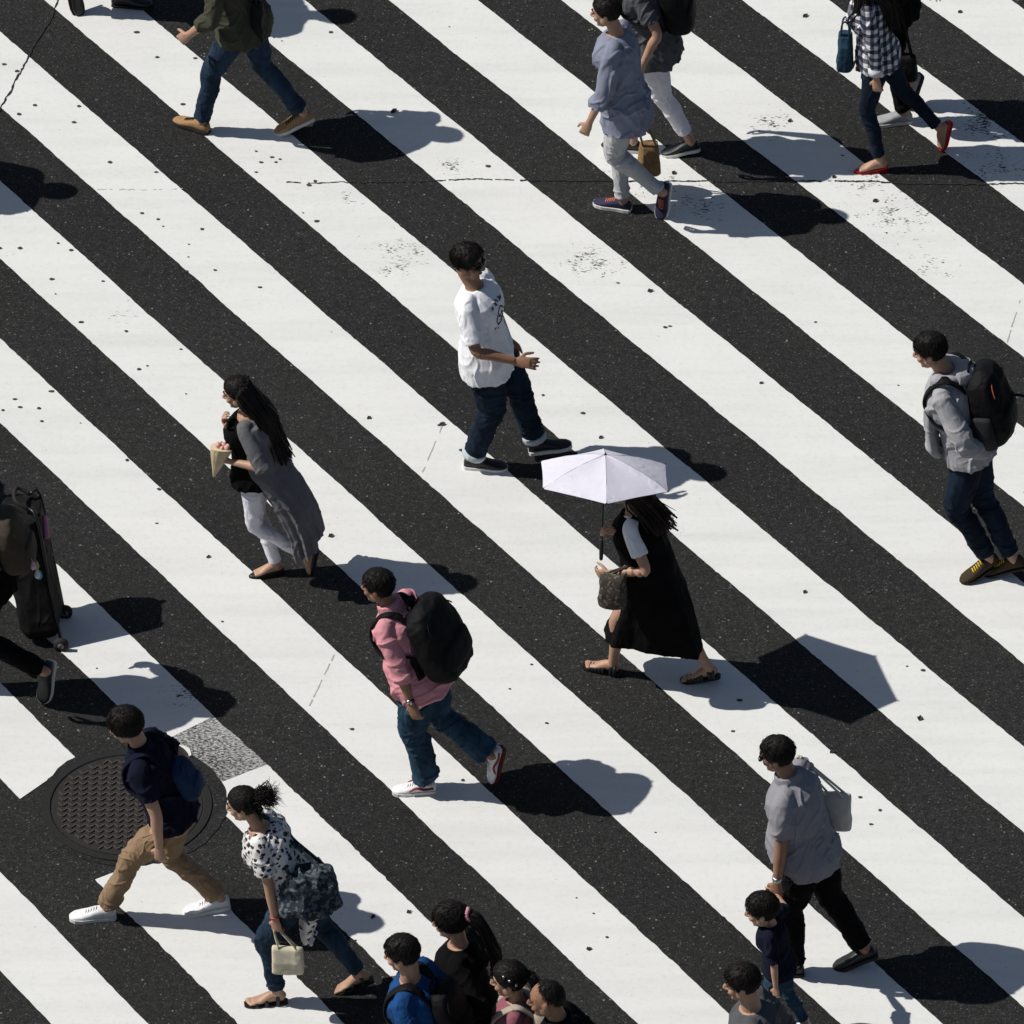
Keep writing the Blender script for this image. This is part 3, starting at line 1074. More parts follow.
def paint_mat(name, wear_spots=(), wear=0.0, chips=(0.765, 0.80), fsc=36, base=(0.705, 0.708, 0.685)):
    """thermoplastic road paint with thin scuffs, dirt, and chips where the asphalt shows"""
    m, val, cb, b = asphalt(name, 0.016)
    N, L = m.node_tree.nodes, m.node_tree.links
    P = next(n for n in N if n.type == 'NEW_GEOMETRY').outputs['Position']

    def noise(scale, detail=4, rough=0.6, vec=None):
        n = N.new('ShaderNodeTexNoise')
        n.inputs['Scale'].default_value = scale; n.inputs['Detail'].default_value = detail; n.inputs['Roughness'].default_value = rough
        L.new(vec or P, n.inputs['Vector'])
        return n.outputs[0]

    def mrange(sock, a, c, lo=0.0, hi=1.0):
        q = N.new('ShaderNodeMapRange')
        q.inputs['From Min'].default_value = a; q.inputs['From Max'].default_value = c
        q.inputs['To Min'].default_value = lo; q.inputs['To Max'].default_value = hi
        L.new(sock, q.inputs['Value'])
        return q.outputs[0]

    def op(o, a, c):
        x = N.new('ShaderNodeMath'); x.operation = o
        for i, q in enumerate((a, c)):
            if isinstance(q, (int, float)): x.inputs[i].default_value = q
            else: L.new(q, x.inputs[i])
        return x.outputs[0]
    amount = None
    for (u, v, r, s) in wear_spots:
        c = at_z(u, v)
        d = N.new('ShaderNodeVectorMath'); d.operation = 'DISTANCE'
        L.new(P, d.inputs[0]); d.inputs[1].default_value = c
        q = mrange(d.outputs['Value'], 0.0, r, s, 0.0)
        amount = q if amount is None else op('MAXIMUM', amount, q)
    mp = N.new('ShaderNodeMapping'); mp.inputs['Rotation'].default_value = (0, 0, R(25)); mp.inputs['Scale'].default_value = (1, 2.2, 1)
    L.new(P, mp.inputs[0])
    fine = noise(fsc, 5, 0.72, mp.outputs[0])
    thr = op('ADD', fine, op('MULTIPLY', amount, 0.26)) if amount is not None else fine
    thr = op('ADD', thr, op('MULTIPLY', noise(1.3, 2), 0.10 + wear))
    thr = op('ADD', thr, op('MULTIPLY', op('SUBTRACT', noise(11, 2, 0.5), 0.52), 0.42 if amount is not None and wear == 0 else 0.0))
    chip = mrange(thr, *chips)
    mp3 = N.new('ShaderNodeMapping'); mp3.inputs['Rotation'].default_value = (0, 0, R(54)); mp3.inputs['Scale'].default_value = (0.5, 5.0, 1)
    L.new(P, mp3.inputs[0])
    tyre = mrange(noise(1.1, 5, 0.65, mp3.outputs[0]), 0.45, 0.75, 1.0, 0.90)
    # pale dirt
    dirt = mrange(noise(2.2, 6, 0.7), 0.35, 0.75, 1.0, 0.95)
    dirt2 = mrange(noise(28, 4, 0.8), 0.5, 0.85, 1.0, 0.86)
    dd = op('MULTIPLY', op('MULTIPLY', dirt, dirt2), tyre)
    rgb = N.new('ShaderNodeVectorMath'); rgb.operation = 'SCALE'
    rgb.inputs[0].default_value = base
    L.new(dd, rgb.inputs['Scale'])
    mx = N.new('ShaderNodeMix'); mx.data_type = 'RGBA'
    L.new(chip, mx.inputs['Factor'])
    L.new(rgb.outputs[0], mx.inputs['A']); L.new(cb.outputs[0], mx.inputs['B'])
    L.new(mx.outputs['Result'], b.inputs['Base Color'])
    b.inputs['Roughness'].default_value = 0.8
    b.inputs['Specular IOR Level'].default_value = 0.22
    bp = next(n for n in N if n.type == 'BUMP')
    bp.inputs['Strength'].default_value = 0.12
    return m


WEAR = [(592, 262, 0.32, 0.85), (770, 124, 0.25, 0.8), (890, 215, 0.6, 0.62), (985, 122, 0.35, 0.95), (1000, 165, 0.5, 0.7), (452, 168, 0.2, 0.8),
        (405, 252, 0.35, 0.75), (388, 268, 0.2, 0.8), (925, 265, 0.3, 0.6), (640, 185, 0.5, 0.6), (700, 205, 0.35, 0.7), (345, 198, 0.25, 0.6),
        (190, 692, 0.25, 0.8), (865, 180, 0.3, 0.7), (960, 410, 0.4, 0.5), (325, 930, 0.2, 0.7), (120, 315, 0.25, 0.5)]
PAINT = paint_mat('road_paint', WEAR)
GRIT = paint_mat('worn_paint', [(213, 757, 3.0, 0.5)], 0.16, (0.66, 0.84), 48, (0.50, 0.50, 0.485))

g = MB()
g.quad((-260, -220, 0), (260, -220, 0), (260, 700, 0), (-260, 700, 0))
road = put('road', g, ASPH, None, False); road['kind'] = 'structure'

X = [-0.0102961, 0.014178, 11.4579, 0.000163413, 3.73945e-05]
EDGE_FIX = {0:-.0006,1:.0109,2:-.0248,3:.0198,4:.0162,5:-.0181,6:-.0022,7:-.0195,8:-.0167,9:.0153,10:.0198,11:.0022,12:.0037,13:-.0044,14:-.0168,15:-.0122,16:-.003,17:.0175,18:.0043,19:-.0126}


def edge_px(n, u):
    """picture row of stripe edge n at picture column u"""
    T = n if n % 2 else n - 1 + 1.01
    T = T + EDGE_FIX.get(n, 0.0)
    du = u - 512
    return 512 + (T * (1 + X[4] * du) - X[0] * du - X[2]) / (X[1] - T * X[3])


def on_edge(n, u):
    return at_z(u, edge_px(n, u))


def stripe(e0, e1, u0, u1, name, a=None, b=None, z=0.004, mat=None, seed=0):
    """strip of paint between edges e0 (upper right) and e1 (lower left) from column u0 to u1; a, b: end points in the picture instead of columns"""
    rnd = random.Random(seed)
    A0, A1 = (at_z(*a[0]), at_z(*a[1])) if a else (on_edge(e0, u0), on_edge(e1, u0))
    B0, B1 = (at_z(*b[0]), at_z(*b[1])) if b else (on_edge(e0, u1), on_edge(e1, u1))
    n = max(4, int((B0 - A0).length / 0.03))
    mb = MB()
    side = (A1 - A0).normalized()
    w0 = w1 = 0.0
    for i in range(n + 1):
        t = i / n
        w0 = 0.85 * w0 + rnd.gauss(0, 0.0021); w1 = 0.85 * w1 + rnd.gauss(0, 0.0021)
        p = A0.lerp(B0, t) + side * (w0 + rnd.gauss(0, 0.0020)); q = A1.lerp(B1, t) + side * (w1 + rnd.gauss(0, 0.0020))
        mb.v.append((p.x, p.y, z)); mb.v.append((q.x, q.y, z))
        if i: mb.f.append((2 * i - 2, 2 * i - 1, 2 * i + 1, 2 * i))
    o = put(name, mb, mat or PAINT, None, False)
    o['kind'] = 'structure'
    return o


for n in range(-7, 27, 2):
    if n in (17, 19): continue
    stripe(n, n + 1, -260, 1290, 'road_marking', seed=n)
# the two stripes broken by the manhole
stripe(17, 18, -260, 0, 'road_marking', b=((214, 716.5), (157, 744)), seed=61)
stripe(17, 18, 0, 1290, 'road_marking', a=((267, 765), (200, 791)), seed=62)
stripe(17, 18, 0, 0, 'worn_road_marking', a=((212, 714.6), (155, 742.2)), b=((268.5, 766.2), (201.5, 792.2)), z=0.003, mat=GRIT, seed=63)
stripe(19, 20, -260, 0, 'road_marking', b=((77, 760), (20, 800)), seed=64)
stripe(19, 20, 0, 1290, 'road_marking', a=((170, 851), (95, 880)), seed=65)

# round asphalt patch and the iron cover
MC = at_z(127, 806)
pm = MB()
pr = random.Random(5)
pm.poly([(MC.x + 0.035 + 0.555 * (1 + pr.gauss(0, .008)) * math.cos(2 * PI * i / 90), MC.y + 0.012 + 0.555 * (1 + pr.gauss(0, .008)) * math.sin(2 * PI * i / 90), 0.0047) for i in range(90)])
o = put('road_patch', pm, PATCH, None, False); o['kind'] = 'structure'
pm = MB()
pm.poly([(*at_z(u, v)[:2], 0.0085) for u, v in [(157, 746), (163, 751), (171, 757), (180, 760.5), (186, 759), (191.5, 756), (190, 750), (184, 746.5), (176, 745.5), (168, 746)]])
o = put('road_marking', pm, PAINT, None, False); o['kind'] = 'structure'

IRON = plain('cast_iron', (0.028, 0.026, 0.025), 0.6, 0.4, 0.5)
mh = thing('manhole_cover', 'round iron manhole cover with zigzag tread, set in a dark asphalt patch', 'manhole cover', (MC.x, MC.y, 0))
mb = MB()
N_ = 72
for r0, r1, z0, z1 in ((0.50, 0.50, 0.0, 0.0125), (0.50, 0.455, 0.0125, 0.0125), (0.455, 0.45, 0.0125, 0.008)):
    k0 = len(mb.v)
    for r, z in ((r0, z0), (r1, z1)):
        mb.v.extend([(r * math.cos(2 * PI * i / N_), r * math.sin(2 * PI * i / N_), z) for i in range(N_)])
    for i in range(N_):
        j = (i + 1) % N_
        mb.f.append((k0 + i, k0 + j, k0 + N_ + j, k0 + N_ + i))
put('frame', mb, plain('frame_iron', (0.019, 0.0185, 0.018), 0.85, 0.0, 0.2), mh, False)
mb = MB()
mb.poly([(0.445 * math.cos(2 * PI * i / N_), 0.445 * math.sin(2 * PI * i / N_), 0.0092) for i in range(N_)])
put('plate', mb, IRON, mh, False)
mb = MB()
for row in range(-9, 10):
    y0 = row * 0.048
    for c in range(-15, 16):
        x0 = c * 0.028
        if math.hypot(x0, y0) > 0.415: continue
        s = 0.014 if c % 2 else -0.014
        p0, p1 = V((x0 - 0.0135, y0 - s, 0)), V((x0 + 0.0135, y0 + s, 0))
        d = (p1 - p0).normalized(); q = V((-d.y, d.x, 0)) * 0.0045
        mb.prism([p0 - q + V((0, 0, .009)), p1 - q + V((0, 0, .009)), p1 + q + V((0, 0, .009)), p0 + q + V((0, 0, .009))], (0, 0, 0.0075))
put('tread', mb, plain('worn_iron', (0.10, 0.082, 0.07), 0.5, 0.5, 0.5), mh, False)

# cracks and seams
TAR = plain('crack_dark', (0.012, 0.011, 0.011), 0.9)
SEAM = plain('seam_grey', (0.42, 0.42, 0.40), 0.9)


def crack(pts, wd, mat, seed, z=0.0062, jag=1.2, gap=0.0):
    rnd = random.Random(seed)
    P = []
    for (a, b) in zip(pts[:-1], pts[1:]):
        n = max(2, int(math.hypot(b[0] - a[0], b[1] - a[1]) / 3))
        for i in range(n):
            t = i / n
            P.append((a[0] + (b[0] - a[0]) * t + rnd.gauss(0, jag * .4), a[1] + (b[1] - a[1]) * t + rnd.gauss(0, jag * .5)))
    P = [at_z(u, v, z) for u, v in P]
    mb = MB()
    for i in range(len(P) - 1):
        if rnd.random() < gap: continue
        d = (P[i + 1] - P[i]).normalized(); q = V((-d.y, d.x, 0))
        a, b = wd * rnd.uniform(.35, 1.3), wd * rnd.uniform(.35, 1.3)
        mb.quad(P[i] - q * a, P[i + 1] - q * b, P[i + 1] + q * b, P[i] + q * a)
    o = put('road_crack', mb, mat, None, False); o['kind'] = 'structure'


crack([(62, -14), (57, 3), (50, 20), (33, 46), (26, 62), (17, 78), (10, 92), (1, 108), (-30, 150)], 0.007, TAR, 1)
crack([(283, 182), (310, 183), (350, 182), (395, 182), (430, 180.5), (470, 179), (520, 180)], 0.006, TAR, 2, jag=0.7, gap=0.18)
crack([(520, 180), (620, 181), (700, 181), (800, 181), (868, 181), (900, 183), (985, 184), (1060, 183)], 0.008, TAR, 3, jag=0.7, gap=0.08)
crack([(97, 189), (150, 190), (186, 188)], 0.003, SEAM, 4, jag=0.6, gap=0.4)
crack([(443, 424), (421, 475)], 0.004, SEAM, 5, jag=0.5, gap=0.3)
crack([(334, 655), (308, 708)], 0.004, SEAM, 6, jag=0.5, gap=0.3)
crack([(1020, 300), (1006, 345)], 0.004, SEAM, 7, jag=0.5, gap=0.3)

# trodden chewing gum and tar spots
sp = MB()
rnd = random.Random(11)
GUM = [(35, 105), (79, 106), (74, 122), (19, 114), (17, 71), (4, 64), (110, 162), (156, 172), (142, 213), (158, 219), (202, 229), (58, 243), (71, 250), (52, 279), (0, 248),
       (51.5, 391), (20, 407), (15, 399), (3, 410), (126, 331), (139, 369), (187, 271), (215, 270), (103, 281), (81, 322), (181, 349), (137, 32), (195, 58), (183, 104), (157, 57),
       (256, 151), (272, 157), (261, 162), (280, 159), (276, 162), (256, 172), (315, 181), (309, 185), (317, 221), (331, 32), (260, 287), (439, 425), (488, 166), (461, 450),
       (352, 729), (463, 780), (547, 723), (607, 937), (589, 949), (583, 413), (543, 395), (665, 327), (850, 97), (670, 326), (868, 592), (923, 670), (127, 460), (159, 489), (20, 248), (42, 421), (39, 408),
       (733, 731), (880, 810), (860, 797), (871, 824), (740, 700), (600, 820)]
for (u, v) in GUM + [(rnd.uniform(-50, 1070), rnd.uniform(-40, 1060)) for _ in range(80)]:
    small = (u, v) not in GUM
    r = rnd.uniform(0.004, 0.008) if small else rnd.uniform(0.008, 0.0145)
    c = at_z(u, v, 0.007)
    st = rnd.uniform(1, 1.6)
    sp.poly([c + V((r * st * math.cos(2 * PI * i / 9) * rnd.uniform(.75, 1.2), r * math.sin(2 * PI * i / 9) * rnd.uniform(.75, 1.2), 0)) for i in range(9)])
o = put('road_stains', sp, plain('gum_dark', (0.035, 0.033, 0.03), 0.8), None, False); o['kind'] = 'structure'

# curled scraps of dead leaf
LEAFM = fabric('dead_leaf', (0.05, 0.042, 0.034), 0.8)
LEAVES = [(208.5, 557, 1.0, 'dark curled leaf scrap on white stripe, under the cardigan walker and her paper bag'), (369, 418, 1.1, 'dark leaf scrap on white stripe, between long-haired walker and man in white T-shirt'),
          (442, 424.5, 1.6, 'dark triangular leaf scrap by the back ankle of the white T-shirt man'), (394, 111.5, 1.8, 'dark leaf scrap just above the shadow of the olive jacket man'),
          (650.5, 291, 1.4, 'black leaf scrap on white stripe, up from the pale umbrella'), (761.5, 383, 1.0, 'small leaf scrap on white stripe, between pale umbrella and grey hoodie man'),
          (920, 718.5, 1.5, 'black leaf scrap on white stripe beyond the umbrella shadow tip'), (805.5, 16, 1.5, 'black leaf scrap on white stripe near the checked shirt walker'),
          (875.5, 201, 1.4, 'dark leaf scrap just below the red front shoe'), (805, 592, 1.1, 'dark leaf scrap up from the umbrella shadow'),
          (832, 752, 1.1, 'leaf scrap at a stripe edge beside the grey polo man'), (601, 437.5, 1.1, 'brown leaf scrap touching the shadow above the pale umbrella'),
          (331, 536, 1.3, 'dark leaf scrap behind the hem of the grey cardigan'), (674, 173, 1.2, 'thin dark leaf scrap behind the wicker bag walker'),
          (834, 177, 1.1, 'pale brown leaf scrap in front of the red shoe'), (790, 121, 1.1, 'dark leaf scrap on the worn stripe before the red shoe walker'),
          (960, 12, 1.1, 'brown leaf scrap on the stripe at the top corner'), (373, 917, 1.2, 'leaf scrap on white stripe behind the bun-haired woman'), (409, 912, 1.1, 'round leaf scrap just above the spiky-haired head in blue'),
          (589, 949, 1.1, 'small leaf scrap on white stripe past the balding man')]
for i, (u, v, s, lab) in enumerate(LEAVES):
    c = at_z(u, v, 0.006)
    rnd = random.Random(40 + i)
    mb = MB()
    L_ = 0.029 * s
    n = 6
    top = []
    for j in range(n + 1):
        t = j / n
        wd = L_ * 0.34 * math.sin(PI * min(1, t * 1.05) ** 0.8) * rnd.uniform(.55, 1.3) + 0.001
        x = (t - 0.5) * L_
        h = 0.001 + 0.006 * s * t * t
        top.append([(x, -wd, h + wd * 0.35), (x, 0, h), (x, wd, h + wd * 0.55)])
    for j in range(n):
        a, b = top[j], top[j + 1]
        mb.quad(a[0], b[0], b[1], a[1]); mb.quad(a[1], b[1], b[2], a[2])
    me = mb.mesh('leaf')
    o = put('fallen_leaf', me, LEAFM, None, True)
    o.location = c; o.rotation_euler = (0, 0, R(rnd.uniform(10, 80)))
    so_ = o.modifiers.new('thick', 'SOLIDIFY'); so_.thickness = 0.0012
    tag(o, lab, 'leaf', 'leaf scraps on the crossing')

# ------------------------------------------------------------------ cloth colours
WHITE_T = fabric('white_cotton', (0.80, 0.80, 0.83), 0.9, 0.06)
BLACK = fabric('black_cloth', (0.0042, 0.0042, 0.0048), 0.95, 0.3, spec=0.07)
BLACKB = fabric('black_nylon', (0.0042, 0.0042, 0.0048), 0.7, 0.35, spec=0.16)
NAVY = fabric('navy_cloth', (0.006, 0.0075, 0.018), 0.92, 0.25, spec=0.1)
DENIM_D = denim('dark_denim', (0.0045, 0.008, 0.017), (0.011, 0.024, 0.046))
DENIM_M = denim('blue_denim', (0.011, 0.031, 0.058), (0.036, 0.085, 0.135))
DENIM_F = denim('faded_denim', (0.006, 0.014, 0.030), (0.026, 0.055, 0.095))
PINK = fabric('pink_cotton', (0.62, 0.27, 0.30), 0.92, 0.1)
OLIVE = fabric('olive_cotton', (0.050, 0.050, 0.034), 0.95, 0.2)
CARDI = fabric('grey_knit', (0.125, 0.125, 0.135), 0.95, 0.12, bump=0.5)
WHITEJ = fabric('white_trousers', (0.74, 0.73, 0.78), 0.9, 0.06)
GREYP = fabric('pale_grey_trousers', (0.42, 0.42, 0.43), 0.9, 0.1)
BLOUSE = fabric('blue_grey_linen', (0.20, 0.217, 0.285), 0.93, 0.12)
GREYS = fabric('charcoal_jersey', (0.075, 0.078, 0.085), 0.93, 0.15)
HOOD = fabric('grey_fleece', (0.34, 0.335, 0.35), 0.95, 0.12, bump=0.4)
POLO = fabric('grey_pique', (0.245, 0.24, 0.262), 0.93, 0.08, bump=0.35)
KHAKI = fabric('khaki_twill', (0.24, 0.16, 0.095), 0.92, 0.14)
BLUE = fabric('bright_blue_cloth', (0.005, 0.05, 0.17), 0.9, 0.2)
TEAL = fabric('blue_nylon', (0.005, 0.026, 0.075), 0.8, 0.2)
BROWN = fabric('brown_canvas', (0.055, 0.042, 0.030), 0.9, 0.2)
BEIGE = fabric('beige_canvas', (0.36, 0.31, 0.25), 0.9, 0.12)
DUSTY = fabric('dusty_pink_cloth', (0.24, 0.085, 0.11), 0.9, 0.12)
SHOE_W = plain('white_leather', (0.72, 0.71, 0.72), 0.5, 0, 0.4)
SHOE_B = plain('black_leather', (0.010, 0.010, 0.011), 0.45, 0, 0.4)
SHOE_TAN = plain('tan_suede', (0.33, 0.20, 0.095), 0.9, 0, 0.2)
SHOE_BRN = plain('brown_suede', (0.042, 0.030, 0.016), 0.85, 0, 0.2)
SHOE_RED = plain('red_patent', (0.42, 0.008, 0.010), 0.3, 0, 0.5)
SHOE_NAVY = plain('navy_mesh', (0.025, 0.025, 0.055), 0.8, 0, 0.3)
SOLE_W = plain('white_rubber', (0.68, 0.67, 0.64), 0.7, 0, 0.3)
SOLE_K = plain('dark_rubber', (0.02, 0.018, 0.016), 0.8, 0, 0.3)
SOLE_R = plain('red_rubber', (0.10, 0.012, 0.014), 0.8, 0, 0.3)
STEEL = plain('steel', (0.5, 0.5, 0.5), 0.3, 1.0)
GLASSK = plain('black_glasses', (0.006, 0.006, 0.007), 0.2, 0, 0.5)
LACE_Y = plain('yellow_lace', (0.65, 0.42, 0.02), 0.8)
LACE_O = plain('orange_lace', (0.62, 0.16, 0.07), 0.8)


def glasses(p, dark=True):
    q = lambda x, y, z: p.HM @ (V((x, y, z)) * p.hk)
    mb = MB()
    for sg in (1, -1):
        mb.ball(q(0.088, 0.036 * sg, 0.012), (0.019 if dark else 0.014, 0.036, 0.021 if dark else 0.016), p.HM.to_3x3(), 14, 8)
        mb.tube([q(0.094, 0.058 * sg, 0.016), q(0.06, 0.076 * sg, 0.016), q(-0.005, 0.083 * sg, 0.014)], [0.0035] * 3, 6, (0, 0, 1), 3)
    mb.tube([q(0.1, -0.012, 0.014), q(0.104, 0, 0.018), q(0.1, 0.012, 0.014)], [0.003] * 3, 6, (0, 0, 1), 3)
    put('sunglasses' if dark else 'spectacles', mb, GLASSK, p.root)


def watch(p, i, strap=None):
    w_, e = p.wr[i], p.el[i]
    d = (w_ - e).normalized(); c = w_ - d * 0.02
    mb = MB()
    mb.tube([c - d * 0.011, c + d * 0.011], [0.0315 * p.k, 0.0315 * p.k], 16, (1, 0, 0), 1)
    o = put('watch', mb, strap or STEEL, p.root)
    n = V((0, 1 - 2 * i, 0.3)); n = (n - d * n.dot(d)).normalized()
    f = MB(); f.tube([c + n * 0.026, c + n * 0.038], [0.018, 0.017], 14, d, 1)
    put('dial', f, STEEL, o)


def bag(name, label, cat, c, yaw, mat, w, h, d, taper=0.85, handle=0.12, hw=None, hmat=None, tilt=(0, 0), noise=0.006, hang=None, sag=0.0, seed=1, ex=3.5, handles=2, hr=0.006):
    """soft bag: c is the middle of its body in the world; w along its own x, d across, h tall; hang: world point the handles reach"""
    root = thing(name, label, cat, c, yaw)
    rings = []
    Ax, Ay = V((1, 0, 0)), V((0, 1, 0))
    up = V((tilt[0], tilt[1], 1)).normalized()
    for t in np.linspace(-1, 1, 15):
        pr = 1.0 if abs(t) < 0.82 else max(0.25, 1 - ((abs(t) - 0.82) / 0.18) ** 2 * 0.6)
        f = 1 + (taper - 1) * (t + 1) / 2
        dq = d * 0.5 * pr * (1 - 0.55 * max(0, t) if sag == 0 else 1 - 0.3 * t)
        rings.append(sup(up * (t * h / 2), Ax, Ay, w * 0.5 * f * (0.97 if abs(t) > .95 else 1), max(dq, 0.006), 26, ex))
    mb = MB(); mb.ring_loft(rings)
    me = remesh(mb, 0.0055, 2)
    displace(me, lambda co, no: noise * (ridge(vn(co * np.array([11, 11, 9]), seed)) + 0.4 * vn(co * 33, seed + 1)))
    put('bag_body', me, mat, root)
    if handle or hang is not None:
        hw = hw or w * 0.28
        top = up * (h / 2)
        for sg in ((1, -1) if handles == 2 else (0,)):
            y = sg * d * 0.18
            if hang is not None:
                g_ = Matrix.Rotation(-yaw, 3, 'Z') @ (V(hang) - V(c))
                mids = [g_ + V((-0.018, y * .3, -.01)), g_ + V((0.0, y * .3, 0.006)), g_ + V((0.018, y * .3, -.01))]
            else:
                mids = [top + up * handle * 0.75 + V((-hw * .75, y, 0)), top + up * handle + V((0, y, 0)), top + up * handle * 0.75 + V((hw * .75, y, 0))]
            hb = MB()
            hb.tube([top * 0.9 + V((-hw, y, 0))] + mids + [top * 0.9 + V((hw, y, 0))], [(hr, hr)] * 5, 8, (0, 1, 0), 5)
            put('handle', hb, hmat or mat, root)
    return root


NEAR = 1   # index 0 is the person's left side, which faces the camera when walking to the left of the picture


# ================================================================== the walkers
# --- man in white T-shirt, walking the other way
p = Person(-4, (529, 453, 0.04, 571, 446, 0.075), (464, 467, 0, 503, 469, 0), 'young man in sunglasses, white printed T-shirt and dark turned-up jeans',
           hip=(485, 372), neck=(473, 290), head=(468, 264), nod=4, look=-4, twist=-14, lw=('p', 522, 372, 0.22), rw=('p', 514, 361, -0.27), rpole=(-0.7, -0.5, -0.6),
           rhand=((1, -0.1, 0.05), (0.1, 0.75, -0.6), (0.1, 0.5, 0.8)), rcurl=0.45, skin=SKIN_TAN, hairline='quiff', seed=3, k=0.955, girth=1.0)
p.body(); p.hair()
p.top(WHITE_T, 0.80, 0.034, 0.30, 0.03, 't_shirt', 0.006, flare=0.03)
shirt = p.surf
p.trousers(DENIM_D, 0.028, 0.074, 0.90, 0.009, knee=0.080)
for i in (0, 1):
    p.shoe(i, SHOE_B, SOLE_W)
    A = p.feet[i]; an = A['ank']; kn = p.knees[i]
    a, b = kn.lerp(an, 0.86), kn.lerp(an, 0.955)
    mb = MB(); mb.tube([a, a.lerp(b, .5), b], [0.0735, 0.077, 0.074], 20, (0, 1, 0), 2)
    put('trouser_turnup', mb, fabric('pale_denim', (0.42, 0.47, 0.5)), p.root)
glasses(p)
# print on the chest: an arc of letters over a sketched round face
pr_m = fabric('print_ink', (0.03, 0.03, 0.035), 0.9)
mb = MB()
rnd = random.Random(4)


def on_chest(x, z):
    o = p.T(0.5, x - 0.045, 0.62) + p.up * z
    h = shirt.ray_cast(o, -p.fwd(0.7))
    return (h[0] + h[1] * 0.002) if h[0] else None


def stroke(pts, wd):
    P = [on_chest(x, z) for x, z in pts]
    if any(q is None for q in P): return
    mb.tube(P, [(wd, 0.0012)] * len(P), 6, p.up, 3)


for i in range(5):        # an arc of heavy strokes, too small to read
    x = 0.062 - i * 0.031; z = 0.095 - abs(i - 2) ** 2 * 0.004
    for _ in range(3):
        a_ = rnd.uniform(-1, 1)
        stroke([(x - 0.010 * a_, z + rnd.uniform(.006, .015)), (x + rnd.uniform(-.006, .006), z), (x + 0.008 * a_, z - rnd.uniform(.006, .015))], 0.0044)
for r in (0.052, 0.046): stroke([(r * math.cos(a), r * 1.15 * math.sin(a) - 0.01) for a in np.linspace(0.3, 2 * PI - .2, 15)], 0.0022)
for x in (0.02, -0.02):
    stroke([(x + 0.009 * math.cos(a), 0.008 * math.sin(a)) for a in np.linspace(0, 2 * PI, 8)], 0.0045)
stroke([(0.0, -0.005), (0.004, -0.02), (-0.004, -0.024)], 0.003)
stroke([(0.022, -0.035), (0, -0.042), (-0.022, -0.035)], 0.003)
for _ in range(9):
    x, z = rnd.uniform(-.07, .07), rnd.uniform(-.09, -.06)
    stroke([(x, z), (x + rnd.uniform(-.02, .02), z + rnd.uniform(-.015, .015))], 0.003)
put('shirt_print', mb, pr_m, p.root)

# --- woman in long grey cardigan eating
p = Person(174, (318, 547, 0.24, 311, 577, 0.02), (284, 572, 0, 248, 578, 0), 'long-haired woman in white trousers and long grey cardigan, eating from a paper cone',
           k=0.865, hip=(255, 500), neck=(249, 425), head=(238, 396), nod=16, twist=-6, lw=('p', 232, 462, 0.16), rw=('p', 227, 425, 0.03), rpole=(-0.1, -0.5, -0.9), lpole=(-0.8, 0.5, -0.7),
           rhand=((0.25, 0.1, 0.95), (-0.9, 0.2, 0.2), (0, 0.6, 0)), rcurl=0.9, lhand=((0.95, -0.25, 0.1), (0.1, -0.9, 0.2), (0, 0, 1)), lcurl=0.75, female=True, hairline='swept', seed=5)
p.body(instep=True)


def long_hair(mb, p=p, ln=0.33, back=0.055, cnt=170, spread=0.07, seed=2, r0=0.013):
    hp = p.hp
    root = [hp(-0.02, 0.082, 0.03), hp(-0.06, 0.075, 0.07), hp(-0.09, 0.0, 0.085), hp(-0.06, -0.075, 0.07), hp(-0.02, -0.082, 0.03)]
    mid = [hp(-0.04, 0.09, -0.05), hp(-0.09, 0.075, -0.05), hp(-0.125, 0, -0.05), hp(-0.09, -0.075, -0.05), hp(-0.04, -0.09, -0.05)]
    m2 = [p.T(-0.09, 0.085, 0.92), p.T(-0.13, 0.06, 0.92), p.T(-0.145, 0, 0.92), p.T(-0.13, -0.06, 0.92), p.T(-0.10, -0.085, 0.92)]
    tt = 1 - ln / p.SL
    en = [p.T(-0.10 - back * .6, spread * 1.1, tt + .04), p.T(-0.14 - back, spread * .6, tt), p.T(-0.16 - back, 0, tt - .03), p.T(-0.14 - back, -spread * .6, tt), p.T(-0.12 - back * .6, -spread, tt + .04)]
    add_locks(mb, root, [mid, m2], en, r0, 0.003, cnt, seed, 0.016)


p.hair(long_hair)
p.top(BLACK, 0.0, 0.022, 0.10, 0.01, 'vest', 0.006, flare=0.03, t1=0.93)
# cardigan: back and sides, trailing behind
ext = []
H0 = p.T(-0.05, 0, 0.28)
hem_c = p.L(309, 541, 0.02)


def cardi(mb, p=p):
    rings = []
    sh_ = [(p.T(-0.03, 0, 0.92), .135, .075), (p.T(-0.045, 0, 0.75), .165, .10), (p.T(-0.05, 0, 0.45), .165, .11), (p.T(-0.06, 0, 0.15), .18, .12)]
    A0 = p.T(-0.06, 0, 0.15)
    for t in np.linspace(0.12, 1, 14):
        c = A0.lerp(hem_c, t) + V((-0.05 * math.sin(t * PI), 0, 0.0))
        sh_.append((c, 0.175 + 0.03 * t, 0.115 - 0.025 * t))
    axis = (hem_c - A0).normalized()
    fx0 = p.fwd(.5)
    n = 44
    for j, (c, a, b) in enumerate(sh_):
        q = min(1, j / 5)
        ax = p.up.lerp(-axis, q).normalized() if q < 1 else -axis
        fx = (V((1, 0, 0)) - ax * ax.x).normalized(); ly = ax.cross(fx)
        tt = max(0, (j - 3) / 14)
        pts = []
        for i in range(n):
            th = 2 * PI * i / n
            rr = 1 + 0.17 * tt * math.sin(8 * th + 1.2 * math.sin(3 * th)) + 0.06 * tt * math.sin(15 * th)
            pts.append(c + fx * (b * rr * math.cos(th)) + ly * (a * rr * math.sin(th)))
        rings.append(pts)
    mb.ring_loft(rings)


